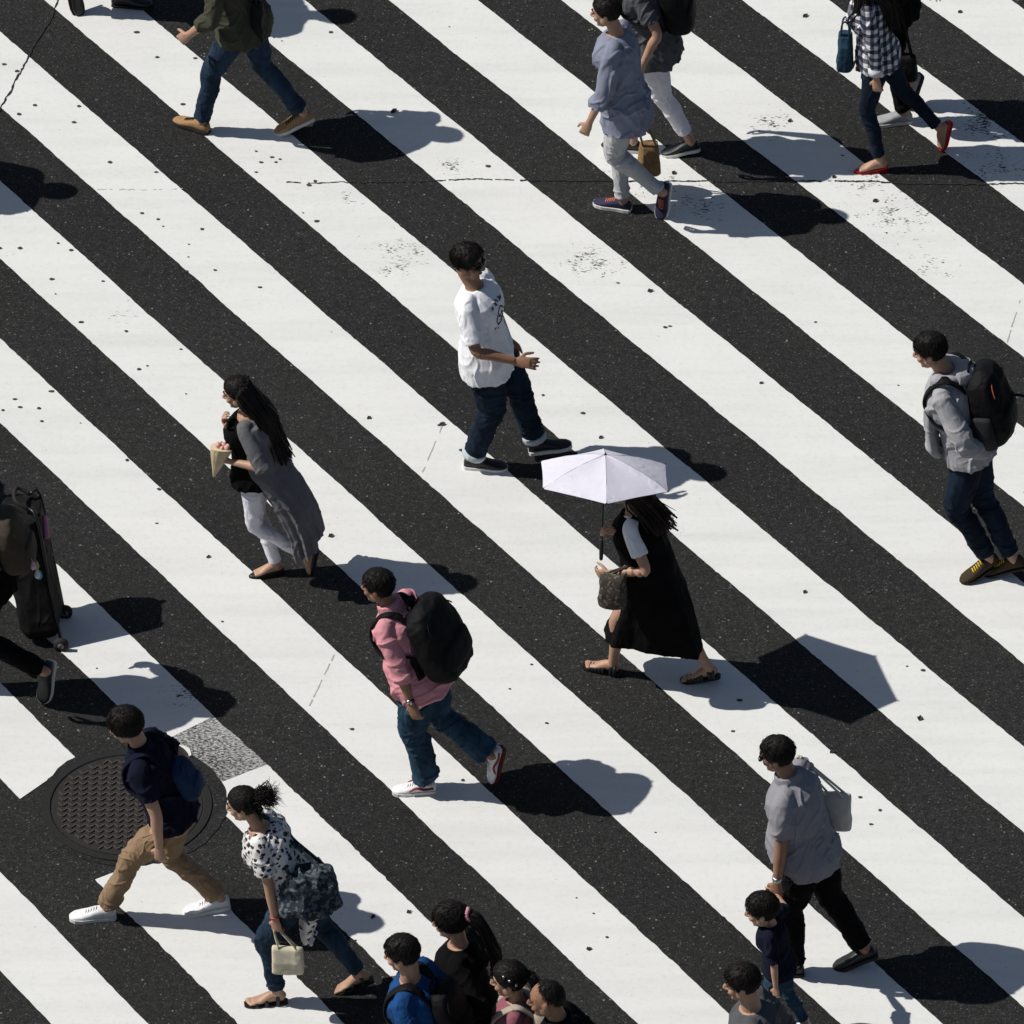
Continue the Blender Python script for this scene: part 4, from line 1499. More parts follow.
p.top(CARDI, 1.02, 0.0, -0.5, 0.026, 'cardigan', 0.0035, extra=cardi, t1=0.955, xo=-0.03, fold=(10, 10, 2.2), cuff=0.008)
p.trousers(WHITEJ, 0.004, 0.047, 0.95, 0.004, knee=0.058)
for i in (0, 1): p.shoe(i, SHOE_B, SOLE_K, 'pump')
pap = fabric('kraft_paper', (0.62, 0.50, 0.32), 0.85, 0.1)
c = p.world(p.wr[0] + V((0.085, -0.03, -0.005)))
cone = thing('paper_cone', 'pointed brown paper wrapper held in the cardigan walker\'s hand', 'food wrapper', c, p.yaw)
mb = MB()
ax = V((-0.22, 0.1, 1)).normalized(); S_ = V((1, 0, 0.2)).normalized(); T_ = ax.cross(S_)
rings = []
for t, r in ((-0.16, 0.006), (-0.08, 0.026), (0.0, 0.048), (0.06, 0.062), (0.085, 0.066)):
    rings.append([ax * t + S_ * (r * math.cos(a) * 1.0) + T_ * (r * 0.75 * math.sin(a)) + ax * (0.03 * max(0, math.cos(a - 2)) if t > 0.07 else 0) for a in [2 * PI * i / 14 for i in range(14)]])
mb.ring_loft(rings)
put('paper_wrapper', mb, pap, cone, False)
mb = MB()
rnd = random.Random(9)
for _ in range(14):
    mb.ball(ax * (0.085 + rnd.uniform(0, .03)) + S_ * rnd.uniform(-.04, .04) + T_ * rnd.uniform(-.03, .03), rnd.uniform(.012, .022), None, 8, 6)
put('filling', mb, plain('crepe_filling', (0.62, 0.36, 0.30), 0.7), cone)

# --- woman with the pale umbrella
p = Person(165, (621, 675, 0, 586, 667, 0), (720, 677, 0.045, 685, 681, 0), 'woman in black sleeveless dress over white tee, carrying the pale umbrella',
           k=0.905, hip=(653, 585), neck=(634, 516), head=(625, 490), nod=8, lw=('p', 612, 573, 0.2), rw=('p', 617, 533, 0.09), rpole=(-0.2, -0.5, -0.9), lpole=(-0.9, 0.3, -0.5),
           rhand=((1, 0.05, 0.1), (0, 1, 0), (0, 0, 1)), rcurl=1.35, lcurl=0.8, female=True, seed=8, hairline='swept')
p.body(bare_feet=(True, True), cover=False)


def wavy(mb, p=p):
    hp = p.hp
    root = [hp(-0.03, 0.082, 0.02), hp(-0.08, 0.05, 0.06), hp(-0.09, 0.0, 0.07), hp(-0.08, -0.05, 0.06), hp(-0.03, -0.082, 0.02)]
    mid = [hp(-0.06, 0.09, -0.07), hp(-0.13, 0.06, -0.06), hp(-0.15, 0, -0.06), hp(-0.13, -0.06, -0.06), hp(-0.06, -0.09, -0.07)]
    en = [p.T(-0.12, 0.09, 0.82), p.T(-0.18, 0.05, 0.78), p.T(-0.19, 0, 0.76), p.T(-0.18, -0.05, 0.78), p.T(-0.12, -0.09, 0.82)]
    add_locks(mb, root, [mid], en, 0.016, 0.005, 110, 4, 0.022)


p.hair(wavy, HAIR_BROWN)
p.top(WHITE_T, 0.60, 0.0, 0.0, 0.022, 't_shirt', 0.004)
hemc = p.L(655, 640, 0.0); hem_a, hem_b = p.L(606, 641, 0.0), p.L(700, 637, 0.0)
half = (hem_a - hem_b).length / 2
mb = MB()
rings = []
prof = [(0.97, 0.080, 0.072, 0), (0.91, 0.125, 0.098, 0), (0.8, 0.160, 0.142, 0), (0.6, 0.166, 0.156, 0), (0.4, 0.160, 0.145, 0), (0.2, 0.172, 0.158, 0)]
for t, a, b, _ in prof:
    lat = p.latS; fw = p.fwd(.7)
    rings.append([p.T(0.012, 0, t) + lat * (a * math.cos(q)) - fw * (b * math.sin(q)) for q in [2 * PI * i / 56 for i in range(56)]])
w0 = p.T(0.012, 0, 0.2)
HC = (hem_a + hem_b) / 2
for t in np.linspace(0.1, 1, 14):
    c = w0.lerp(HC, t) + V((-0.03 * math.sin(t * PI), 0, 0))
    a = 0.160 + (0.165 - 0.160) * t; b = 0.148 + (half - 0.148) * t ** 1.15
    rings.append([c + V((0, 1, 0)) * (a * rr * math.copysign(abs(math.cos(q)) ** 0.72, math.cos(q))) + V((-1, 0, 0)) * (b * rr * math.copysign(abs(math.sin(q)) ** 0.72, math.sin(q))) + V((0, 0, 0.03 * t * math.cos(q * 2) + (0.0)))
                  for q in [2 * PI * i / 56 for i in range(56)] for rr in [1 + t * (0.07 * math.sin(6 * q + 1.5 * math.sin(2 * q)) + 0.03 * math.sin(11 * q + 2))]])
mb.ring_loft(rings)
me = remesh(mb, 0.007, 2)
displace(me, lambda co, no: 0.006 * ridge(vn(co * np.array([9, 9, 2.2]), 5)) + 0.003 * ridge(vn(co * np.array([14, 14, 11]), 6)))
put('dress', me, BLACK, p.root)
for i in (0, 1): p.sandal(i, SHOE_B, ((0.035, 0.085), (0.06, 0.09), (0.115, 0.068), (0.138, 0.060), (0.161, 0.053), (0.184, 0.047), (0.207, 0.040)))
# umbrella
hand = p.world(p.wr[1] + V((0.085, 0.022, 0.005)))
nrm = V((0.035, 0.30, 1)).normalized()
ub = hand - nrm * 0.07
apex = ub + nrm * 0.565
um = thing('umbrella', 'open pale lilac-white umbrella with six panels held above the black dress walker', 'umbrella', ub, 0)
loc = lambda q: q - ub
Au = V((1, 0, 0)); Au = (Au - nrm * Au.dot(nrm)).normalized(); Bu = nrm.cross(Au)
RU = 0.425; DROP = 0.138
NR = 6; SEG = 12
mbc = MB(); mr = MB()
PH = -PI / 2 + 0.02


def canopy_pt(s_, ang, r):
    """r 0..1 from apex to hem; taut nearly flat panels between neighbouring ribs"""
    k_ = (ang - PH) / (2 * PI / NR) + 1e-9; i_ = math.floor(k_); fr = k_ - i_
    drop = DROP * (0.50 * r + 0.50 * r * r)

    def rib_pt(q):
        a_ = PH + 2 * PI * q / NR
        return apex - nrm * (drop + s_) + (Au * math.cos(a_) + Bu * math.sin(a_)) * (RU * r)
    q = rib_pt(i_).lerp(rib_pt(i_ + 1), fr)
    m_ = math.sin(PI * fr)
    inward = (q - (apex - nrm * (drop + s_)))
    return q - inward * (0.012 * m_ * r) - nrm * (0.006 * m_ * math.sin(PI * min(1, r)))


nr_, na = 12, NR * SEG
rng = random.Random(2)
grid = [[canopy_pt(0.0, PH + 2 * PI * j / na, (i + 0.02) / nr_) for j in range(na)] for i in range(nr_ + 1)]
gi = [[q - nrm * 0.0022 for q in row] for row in grid]
k0 = 0
for layer, flip in ((grid, False), (gi, True)):
    for row in layer:
        for q in row:
            d_ = 0.0012 * float(vn(np.array([[q.x * 22, q.y * 22, q.z * 22]]), 3)[0]) if True else 0
            mbc.v.append(tuple(loc(q + nrm * d_)))
    for i in range(nr_):
        for j in range(na):
            a, b = k0 + i * na + j, k0 + i * na + (j + 1) % na
            c_, d_ = a + na, b + na
            mbc.f.append((a, c_, d_, b) if not flip else (a, b, d_, c_))
    k0 += (nr_ + 1) * na
off = (nr_ + 1) * na
for j in range(na):
    a, b = nr_ * na + j, nr_ * na + (j + 1) % na
    mbc.f.append((a, a + off, b + off, b)); mbc.f.append((j, (j + 1) % na, (j + 1) % na + off, j + off))
UMB = fabric('umbrella_cloth', (0.77, 0.755, 0.84), 0.6, 0.05, 6, 0.1, 300, 0.3, crease=0.3)
un, ul = UMB.node_tree.nodes, UMB.node_tree.links
tb = un.new('ShaderNodeBsdfTranslucent'); tb.inputs['Color'].default_value = (0.62, 0.62, 0.72, 1)
mxs = un.new('ShaderNodeMixShader'); mxs.inputs[0].default_value = 0.16
ul.new(un['Principled BSDF'].outputs[0], mxs.inputs[1]); ul.new(tb.outputs[0], mxs.inputs[2])
ul.new(mxs.outputs[0], next(n for n in un if n.type == 'OUTPUT_MATERIAL').inputs['Surface'])
co_ = put('canopy', mbc, UMB, um)
for j in range(NR):
    sb = MB()
    sb.tube([loc(canopy_pt(-0.0008, PH + 2 * PI * j / NR, r)) for r in (0.03, 0.3, 0.6, 0.99)], [(0.0022, 0.0012)] * 4, 6, (0, 0, 1), 1)
    put('seam', sb, fabric('umbrella_seam', (0.55, 0.53, 0.62), 0.8), co_)
es = co_.modifiers.new('edge', 'EDGE_SPLIT'); es.split_angle = R(9)
DARK = plain('umbrella_metal', (0.03, 0.03, 0.032), 0.35, 0.8)
mb = MB(); mb.tube([loc(ub - nrm * 0.02), loc(apex + nrm * 0.0)], [0.0055, 0.0055], 10, (1, 0, 0), 1)
put('shaft', mb, DARK, um)
mb = MB(); mb.tube([loc(ub - nrm * 0.10), loc(ub - nrm * 0.05), loc(ub + nrm * 0.02)], [0.011, 0.013, 0.010], 12, (1, 0, 0), 2, round_ends=True)
put('handle', mb, SHOE_B, um)
mb = MB(); mb.tube([loc(apex - nrm * 0.004), loc(apex + nrm * 0.004), loc(apex + nrm * 0.012)], [0.009, 0.007, 0.004], 10, (1, 0, 0), 1)
put('ferrule', mb, DARK, um)
for j in range(NR):
    a = PH + 2 * PI * j / NR
    mb = MB(); mb.tube([loc(canopy_pt(0.006, a + 1e-4, r)) for r in (0.02, 0.25, 0.5, 0.75, 0.985)], [0.0025] * 5, 6, (0, 0, 1), 1)
    rb = put('rib', mb, DARK, um)
    mb = MB(); mb.tube([loc(apex - nrm * 0.22), loc(canopy_pt(0.008, a + 1e-4, 0.52))], [0.0022] * 2, 6, (0, 0, 1), 1)
    put('stretcher', mb, DARK, rb)
    mb = MB(); mb.ball(loc(canopy_pt(0.0, a + 1e-4, 1.0)), 0.0065, None, 8, 6)
    put('tip', mb, DARK, rb)
# handbag on her forearm
fa = p.world(p.el[0].lerp(p.wr[0], 0.62))
hbm = spots('dark_patterned_leather', (0.05, 0.042, 0.035), (0.16, 0.14, 0.11), 40, 0.30)
bag('handbag', 'dark brown patterned handbag hanging from the umbrella carrier\'s forearm', 'handbag', p.world(p.L(612.5, 590, 0.25)), p.yaw, hbm, 0.17, 0.22, 0.13, 0.86, hang=fa + V((0, 0, 0.035)), hmat=hbm, seed=3, hr=0.007)

# --- man in pink shirt
p = Person(168, (436, 791, 0, 394, 793, 0), (504, 747, 0.26, 493, 783, 0.01), 'man in pink long-sleeved shirt and loose blue jeans, wearing a large black rucksack',
           hip=(421, 706), neck=(392, 612), head=(378, 588), nod=10, twist=-14, lw=('p', 413, 708, 0.25), lpole=(-0.8, 0.6, 0), rw=('l', 0, 0) if False else (0.16, -0.27, 0.86), lcurl=0.7, skin=SKIN_TAN, hairline='short', seed=11, k=0.915, girth=1.04)
p.body(); p.hair()
p.top(PINK, 1.30, 0.034, 0.24, 0.028, 'shirt', 0.009, (0.077, 1.1), belly=0.02, flare=0.05, cuff=0.006)
p.trousers(DENIM_M, 0.026, 0.088, 0.93, 0.009, knee=0.083)
for i in (0, 1):
    o = p.shoe(i, SHOE_W, SOLE_R if i == 1 else SOLE_W, 'sneaker', SOLE_W)
    A = p.feet[i]
    for sg in (1, -1):
        mb = MB()
        F = lambda x, z, y: A['heel'] + A['f'] * x + A['up'] * z + A['side'] * y
        mb.tube([F(0.015, 0.05, sg * .038), F(0.07, 0.045, sg * .0395), F(0.12, 0.06, sg * .0395), F(0.16, 0.04, sg * 0.046)], [0.006, 0.007, 0.007, 0.005], 6, A['side'], 4)
        put('side_stripe', mb, plain('shoe_stripe', (0.22, 0.015, 0.02), 0.6), o)
watch(p, 0, SHOE_B)
p.backpack(BLACKB, 'large black rucksack on the back of the pink shirt man', 0.39, 0.52, 0.20, 0.47, strapm=BLACKB, back=0.085, pockets=1)

# --- man in grey hoodie
p = Person(173, (999, 562, 0.07, 962, 583, 0), (1026, 566, 0.08, 988, 574, 0), 'man in pale grey hoodie and dark jeans with yellow laces, wearing a black hiking rucksack',
           hip=(969, 466), neck=(946, 379), head=(930, 353), nod=18, twist=-10, lw=(0.13, 0.13, 0.985), rw=(0.14, -0.13, 0.985), lpole=(-0.3, 0.9, -0.5), rpole=(-0.3, -.9, -0.5), lcurl=0.7, rcurl=0.7, lhand=((0.1, -1, 0), (-1, 0, 0), (0, 0, 1)), rhand=((0.1, 1, 0), (-1, 0, 0), (0, 0, 1)), hairline='short', seed=13, k=1.055)
p.body(); p.hair()


def hood(mb, p=p):
    pts = []
    for a in np.linspace(-2.75, 2.75, 15):
        pts.append(p.T(0.0 - 0.085 * math.cos(a), 0.098 * math.sin(a), 1.02 - 0.035 * math.cos(a) - (0.14 if abs(a) > 2.2 else 0.0)))
    mb.tube(pts, [0.03] + [0.040] * 13 + [0.03], 12, p.up, 3)
    mb.tube([p.T(-0.08, -0.07, 1.0), p.T(-0.125, 0, 0.97), p.T(-0.08, 0.07, 1.0)], [0.045, 0.06, 0.045], 12, p.up, 4)
    # pouch over both hands
    mb.tube([p.wr[0] + V((0.0, 0.03, 0.0)), V((p.wr[0].x + 0.03, 0, p.wr[0].z)), p.wr[1] + V((0.0, -0.03, 0.0))], [(0.05, 0.05), (0.06, 0.05), (0.05, 0.05)], 14, (0, 0, 1), 4)
    # open front panel swinging forward over the pocket
    mb.tube([p.T(0.12, 0.10, 0.75), p.T(0.17, 0.07, 0.45), p.T(0.20, 0.05, 0.18), p.T(0.18, 0.03, 0.02)], [(0.08, 0.03), (0.10, 0.035), (0.11, 0.04), (0.08, 0.03)], 14, (0, 1, 0), 4)


p.top(HOOD, 1.93, 0.038, 0.12, 0.028, 'hoodie', 0.009, extra=hood)
p.trousers(DENIM_D, 0.014, 0.058, 0.93, 0.007)
for i in (0, 1): p.shoe(i, SHOE_BRN, SOLE_K, 'boot', LACE_Y)
r_, inv, c0, fw, lat, up = p.backpack(BLACKB, 'black hiking rucksack with side pockets on the back of the grey hoodie man', 0.34, 0.55, 0.22, 0.52, strapm=BLACKB, back=0.075, accent=plain('rust_zip', (0.30, 0.06, 0.02), 0.6), tilt=-0.12)
for sg in (1, -1):
    mb = MB()
    mb.tube([inv(c0 + lat * (0.165 * sg) - up * 0.22), inv(c0 + lat * (0.185 * sg) - up * 0.12), inv(c0 + lat * (0.175 * sg) + up * 0.02)], [(0.07, 0.02), (0.075, 0.035), (0.06, 0.012)], 14, fw, 4)
    put('side_pocket', mb, fabric('grey_mesh', (0.02, 0.02, 0.021), 0.8), r_)
mb = MB(); mb.tube([inv(c0 - fw * 0.14 - up * 0.0 - lat * .06), inv(c0 - fw * 0.20 - up * 0.03 - lat * .08), inv(c0 - fw * 0.27 - up * 0.10 - lat * .1)], [(0.012, 0.003)] * 3, 8, lat, 4)
put('loose_strap', mb, BLACKB, r_)

# --- man in olive jacket, cut by the top of the picture
p = Person(163, (209, 134, 0, 171, 120, 0), (314, 118, 0.08, 277, 134, 0), 'man in olive jacket, blue jeans and tan suede shoes, mid-stride',
           hip=(243, 44), neck=(226, -60), head=(217, -84), nod=8, twist=-6, lw=('p', 190, 34, 0.26), lpole=(-0.9, 0.6, -0.1), rw=(0.12, -0.24, 0.95), lcurl=1.3, hairline='short', seed=17, k=0.97)
p.body(); p.hair()
p.top(OLIVE, 1.55, 0.036, 0.22, 0.026, 'jacket', 0.009, (0.07, 0.8), flare=0.04)
p.trousers(DENIM_F, 0.012, 0.058, 0.94, 0.007)
for i in (0, 1): p.shoe(i, SHOE_TAN, SOLE_W if i else SOLE_K, 'sneaker', SHOE_BRN)
bag('sling_bag', 'narrow black sling bag hanging behind the olive jacket', 'bag', p.world(p.L(258, 22, 0.10)), p.yaw, BLACKB, 0.08, 0.30, 0.09, 0.8, hang=p.world(p.sh[0] + V((0, -0.06, 0.06))), seed=19)

# --- woman in blue-grey blouse with the wicker bag
p = Person(169, (668, 182, 0.22, 662, 214, 0.02), (631, 211, 0, 596, 204, 0), 'person in loose blue-grey blouse and pale grey trousers, walking in orange-laced trainers',
           k=0.95, hip=(624, 128), neck=(617, 36), head=(606, 10), nod=12, twist=-4, lw=('p', 590, 121, 0.25), rw=('p', 637, 128, -0.22), lpole=(-1, .4, 0), rpole=(-1, -.3, 0), lcurl=0.9, rcurl=1.3, female=True, seed=19, hairline='swept')
p.body(); p.hair()
p.top(BLOUSE, 1.55, 0.020, 0.42, 0.032, 'blouse', 0.010, flare=0.03, fold=(10, 10, 1.8))
p.trousers(GREYP, 0.012, 0.052, 0.93, 0.006)
for i in (0, 1): p.shoe(i, SHOE_NAVY, SOLE_W, 'sneaker', LACE_O)
WICK = fabric('woven_straw', (0.21, 0.13, 0.06), 0.85, 0.35, 60, 0.9, 90, 0.2, 0, (1, 1, 1.6))
gp = p.world(p.wr[1] + (p.wr[1] - p.el[1]).normalized() * 0.09)
bag('wicker_bag', 'tan wicker basket bag hanging beside the blue-grey blouse', 'bag', p.world(p.L(649, 157, -0.2)), p.yaw + 0.3, WICK, 0.15, 0.24, 0.16, 0.75, hang=gp, hmat=WICK, noise=0.003, seed=6)

# --- person in charcoal top and white trousers behind
p = Person(171, (700, 149, 0.03, 667, 155, 0), (640, 151, 0, 606, 148, 0.02), 'person in charcoal top and cropped white trousers with a black rucksack',
           k=0.97, hip=(652, 74), neck=(640, -18), head=(629, -44), nod=12, lw=(0.1, 0.26, 0.9), rw=(0.14, -0.26, 0.95), female=True, seed=23, hairline='short')
p.body(); p.hair()
p.top(GREYS, 0.7, 0.035, 0.25, 0.026, 'top', 0.009, flare=0.05)
p.trousers(WHITEJ, 0.010, 0.054, 0.80, 0.006)
for i in (0, 1): p.shoe(i, SHOE_B, SOLE_W, 'sneaker')
p.backpack(BLACKB, 'black rucksack on the charcoal top walker', 0.30, 0.44, 0.17, 0.56, back=0.09)

# --- woman in checked shirt and red shoes
p = Person(172, (888, 170, 0, 853, 173, 0), (951, 121, 0.21, 943, 148, 0.02), 'woman in navy and white checked shirt, slim jeans and red flat shoes',
           k=0.89, hip=(877, 83), neck=(868, 2), head=(858, -24), nod=14, lw=('p', 877, 84, 0.21), rw=('p', 859, 80, -0.05), lpole=(-1, .4, -.2), rpole=(-.5, -.5, -.5), lcurl=0.8, rcurl=0.9, female=True, seed=29, hairline='swept')
p.body(instep=True)


def front_hair(mb, p=p):
    long_hair(mb, p, 0.26, 0.0, 90, 0.06, 8)
    hp = p.hp
    for sg in (1, -1):
        add_locks(mb, [hp(0.02, .078 * sg, .05), hp(-.03, .085 * sg, .05)], [[hp(0.03, .088 * sg, -.05), hp(-.03, .092 * sg, -.05)], [p.T(.08, .09 * sg, .92), p.T(.0, .12 * sg, .95)]], [p.T(.15, .075 * sg, .66), p.T(.11, .10 * sg, .66)], .011, .003, 40, 5, .012)


p.hair(front_hair)
p.top(plaid('checked_cotton', (0.68, 0.68, 0.72), (0.016, 0.020, 0.045)), 1.72, 0.012, 0.16, 0.018, 'shirt', 0.008, (0.066, .8), flare=0.03)
p.trousers(DENIM_D, 0.004, 0.047, 0.88, 0.005, knee=0.058)
for i in (0, 1): p.shoe(i, SHOE_RED, SHOE_RED, 'pump')
mb = MB()
w_, e_ = p.wr[0], p.el[0]
mb.tube([e_.lerp(w_, .70), e_.lerp(w_, .88)], [0.048, 0.049], 18, (1, 0, 0), 1)
put('shirt_cuff', mb, fabric('pale_cuff', (0.55, 0.55, 0.57)), p.root)
bag('denim_bag', 'blue denim bag in front of the checked shirt', 'bag', p.world(p.L(845, 50, 0.05)), p.yaw, DENIM_M, 0.10, 0.28, 0.16, 0.8, handle=0.10, seed=9)

# --- dark walker hidden behind the checked shirt
p = Person(172, (912, 121, 0, 877, 124, 0), (922, 74, 0.24, 912, 101, 0.05), 'dark-clothed walker in grey trainers, half hidden behind the checked shirt woman',
           k=0.94, hip=(896, 38), neck=(886, -55), head=(876, -80), lw=(0.2, 0.24, 0.9), rw=(-0.1, -0.27, 0.9), seed=31, hairline='short')
p.body(); p.hair()
p.top(BLACK, 1.6, 0.03, 0.2, 0.02, 'jacket', 0.008)
p.trousers(BLACK, 0.014, 0.058, 0.93, 0.007)
for i in (0, 1): p.shoe(i, plain('grey_leather', (0.30, 0.30, 0.31), 0.7), SOLE_W if i == 0 else SHOE_BRN)
bag('shoulder_bag', 'black shoulder bag hanging behind the checked shirt woman', 'bag', p.world(p.L(903, 66, 0.22)), p.yaw, BLACKB, 0.19, 0.19, 0.12, 0.85, hang=p.world(p.sh[0] + V((0, 0, 0.06))), seed=12)

# --- walker at the very top, only shoes in the picture
p = Person(2, (112, 5, 0, 156, 6, 0.01), (67, -22, 0.22, 78, 12, 0.01), 'dark-shoed walker at the top edge, heading away from the olive jacket man\'s back', seed=37, lw=(-0.2, 0.28, 0.88), rw=(0.28, -0.28, 0.9))
p.body(); p.hair()
p.top(GREYS, 0.8, 0.03, 0.25, 0.024, 'shirt', 0.008)
p.trousers(BLACK, 0.016, 0.062, 0.93, 0.007)
for i in (0, 1): p.shoe(i, SHOE_B, SOLE_K, 'boot')

# --- two walkers outside the picture whose shadows fall into it
for (u, v, sd_, lab, tm) in ((-172, 176, 41, 'walker outside the frame whose shadow falls on the stripes below the crack', NAVY), (-222, 487, 43, 'walker outside the frame whose head shadow lies above the black trolley', GREYS)):
    p = Person(174, (u - 20, v + 8, 0, u - 62, v + 10, 0), (u + 62, v - 8, 0.08, u + 24, v - 2, 0), lab, seed=sd_, lw=(-0.15, 0.30, 0.85), rw=(0.25, -0.28, 0.9))
    p.body(); p.hair()
    p.top(tm, 0.8, 0.03, 0.25, 0.024, 'shirt', 0.008)
    p.trousers(DENIM_D, 0.014, 0.06, 0.93, 0.007)
    for i in (0, 1): p.shoe(i, SHOE_B, SOLE_W)

# --- walker with the trolley
p = Person(172, (52, 660, 0.25, 44, 702, 0.01), (-32, 690, 0, -76, 690, 0), 'dark-clothed walker with a brown rucksack, pulling the black trolley',
           hip=(-10, 592), neck=(-30, 506), head=(-42, 482), nod=12, rw=('p', 22, 556, -0.34), lw=(0.2, 0.26, 0.9), rpole=(-.6, -.4, -.6), rcurl=1.3, seed=47, k=0.99)
p.body(); p.hair()
p.top(BLACK, 1.7, 0.034, 0.22, 0.024, 'jacket', 0.008)
p.trousers(BLACK, 0.016, 0.062, 0.93, 0.007)
for i in (0, 1): p.shoe(i, SHOE_B, SOLE_W)
r_, inv, c0, fw, lat, up = p.backpack(BROWN, 'brown canvas rucksack with coloured charms, beside the black trolley', 0.28, 0.42, 0.18, 0.50, back=0.09, pockets=1)
rnd = random.Random(3)
for (a, b_, cc) in ((0.03, -0.19, (0.30, 0.36, 0.01)), (0.08, -0.15, (0.55, 0.35, 0.45)), (0.05, -0.24, (0.6, 0.6, 0.62)), (0.02, -0.27, (0.01, 0.33, 0.45))):
    mb = MB()
    q = inv(c0 - fw * 0.13 + lat * a + up * b_)
    mb.ball(q, (0.018, 0.02, 0.026), None, 10, 7); mb.ball(q + V((0, 0, 0.026)), 0.013, None, 8, 6); mb.tube([q + V((0, 0, 0.03)), q + V((0.01, 0, 0.06))], [0.002] * 2, 6, (0, 1, 0), 1)
    put('charm', mb, plain('charm_%d' % int(cc[0] * 100 + cc[1] * 10), cc, 0.5), r_)
# folding trolley: fabric body on a tubular frame with two wheels
wl, wr_ = at_z(65, 612, 0.045), at_z(61, 645, 0.045)
wm = (wl + wr_) / 2
tr = thing('trolley', 'tall black fabric trolley on two small wheels, tipped towards its puller', 'trolley', (wm.x, wm.y, 0))
lt_ = lambda q: V(q) - V((wm.x, wm.y, 0))
axl = (wr_ - wl).normalized()
topc = V((at_z(38, 504, 0.80).x, at_z(38, 504, 0.80).y, 0.80))
tdir = (topc - wm).normalized()
tf = axl.cross(tdir).normalized()
if tf.x > 0: tf = -tf
mb = MB()
rings = []
for t in np.linspace(0.05, 0.97, 13):
    pr_ = 0.82 if t in (0.05,) else 1.0
    rings.append(sup(lt_(wm) + tdir * (t * (topc - wm).length) + tf * 0.115, axl, tf, 0.165 * pr_ * (1 - .08 * t), 0.125 * pr_, 26, 4.0))
mb.ring_loft(rings)
me = remesh(mb, 0.008, 2); displace(me, lambda co, no: 0.006 * ridge(vn(co * 8, 2)))
put('fabric_body', me, BLACKB, tr)
for sg in (1, -1):
    mb = MB(); L_ = (topc - wm).length
    mb.tube([lt_(wm) + axl * .13 * sg, lt_(wm) + axl * .13 * sg + tdir * L_ * 0.5, lt_(wm) + axl * .12 * sg + tdir * L_ * 0.98, lt_(wm) + axl * .07 * sg + tdir * L_ * 1.03 + tf * .05], [0.010] * 4, 10, tf, 3)
    put('frame_tube', mb, plain('black_metal', (0.02, 0.02, 0.02), 0.35, 0.5), tr)
    c = wl if sg < 0 else wr_
    mb = MB(); mb.tube([lt_(c) - axl * 0.014, lt_(c) + axl * 0.014], [0.045, 0.045], 22, tf, 1)
    wo = put('wheel', mb, SOLE_K, tr)
    mb = MB(); mb.tube([lt_(c) - axl * 0.017, lt_(c) + axl * 0.017], [0.02, 0.02], 16, tf, 1)
    put('hub', mb, plain('hub_grey', (0.12, 0.12, 0.12), 0.4), wo)
for t in (0.25, 0.5, 0.75):
    mb = MB(); q = lt_(wm) + tdir * L_ * t
    mb.tube([q - axl * 0.125, q + axl * 0.125], [0.007] * 2, 8, tf, 1)
    put('cross_bar', mb, plain('black_metal', (0.02, 0.02, 0.02), 0.35, 0.5), tr)
mb = MB(); q = lt_(topc)
mb.tube([q - axl * .07 + tdir * 0.02 + tf * .05, q - axl * .06 + tf * 0.12 + tdir * 0.08, q + axl * .06 + tf * 0.12 + tdir * 0.08, q + axl * .07 + tdir * 0.02 + tf * .05], [0.012] * 4, 10, tdir, 4)
put('handle', mb, SOLE_K, tr)
mb = MB(); mb.tube([lt_(wm) + axl * -.03 + tdir * .70 - tf * .015 , lt_(wm) + axl * .04 + tdir * .62 - tf * .02], [(0.02, 0.012)] * 2, 10, tf, 1, round_ends=True)
put('luggage_tag', mb, plain('pink_tag', (0.62, 0.22, 0.33), 0.6), tr)

# --- man in navy top and khakis
p = Person(173, (116, 917, 0, 74, 919, 0), (230, 906, 0.015, 189, 913, 0), 'young man in navy short-sleeved shirt, khaki trousers and white shoes by the manhole',
           hip=(173, 822), neck=(141, 747), head=(126, 725), nod=24, twist=-4, lw=('p', 159, 846, 0.24), rw=(-0.02, -0.25, 0.82), lpole=(-.8, .6, -.2), lcurl=0.8, hairline='bowl', seed=53, k=0.955)
p.body(); p.hair()
p.top(NAVY, 0.66, 0.026, 0.12, 0.026, 'shirt', 0.008, (0.066, .8))
p.trousers(KHAKI, 0.016, 0.064, 0.93, 0.008)
for i in (0, 1): p.shoe(i, SHOE_W, SOLE_W, 'sneaker', SOLE_W)
p.backpack(TEAL, 'small blue rucksack on the back of the navy shirt man', 0.20, 0.25, 0.10, 0.40, back=0.09, strapm=NAVY, side=-0.02)

# --- woman in floral blouse
p = Person(171, (287, 1002, 0, 251, 1005, 0), (374, 980, 0.07, 341, 991, 0), 'woman with windblown bun, white floral blouse and jeans, carrying two bags',
           k=0.92, hip=(297, 918), neck=(259, 833), head=(243, 805), nod=16, lw=('p', 276, 923, 0.2), rw=('p', 312, 876, -0.24), lpole=(-.8, .6, -.2), rpole=(-1, -.3, .2), lcurl=1.2, rcurl=1.0, female=True, hairline='swept', seed=59)
p.body(bare_feet=(True, True))


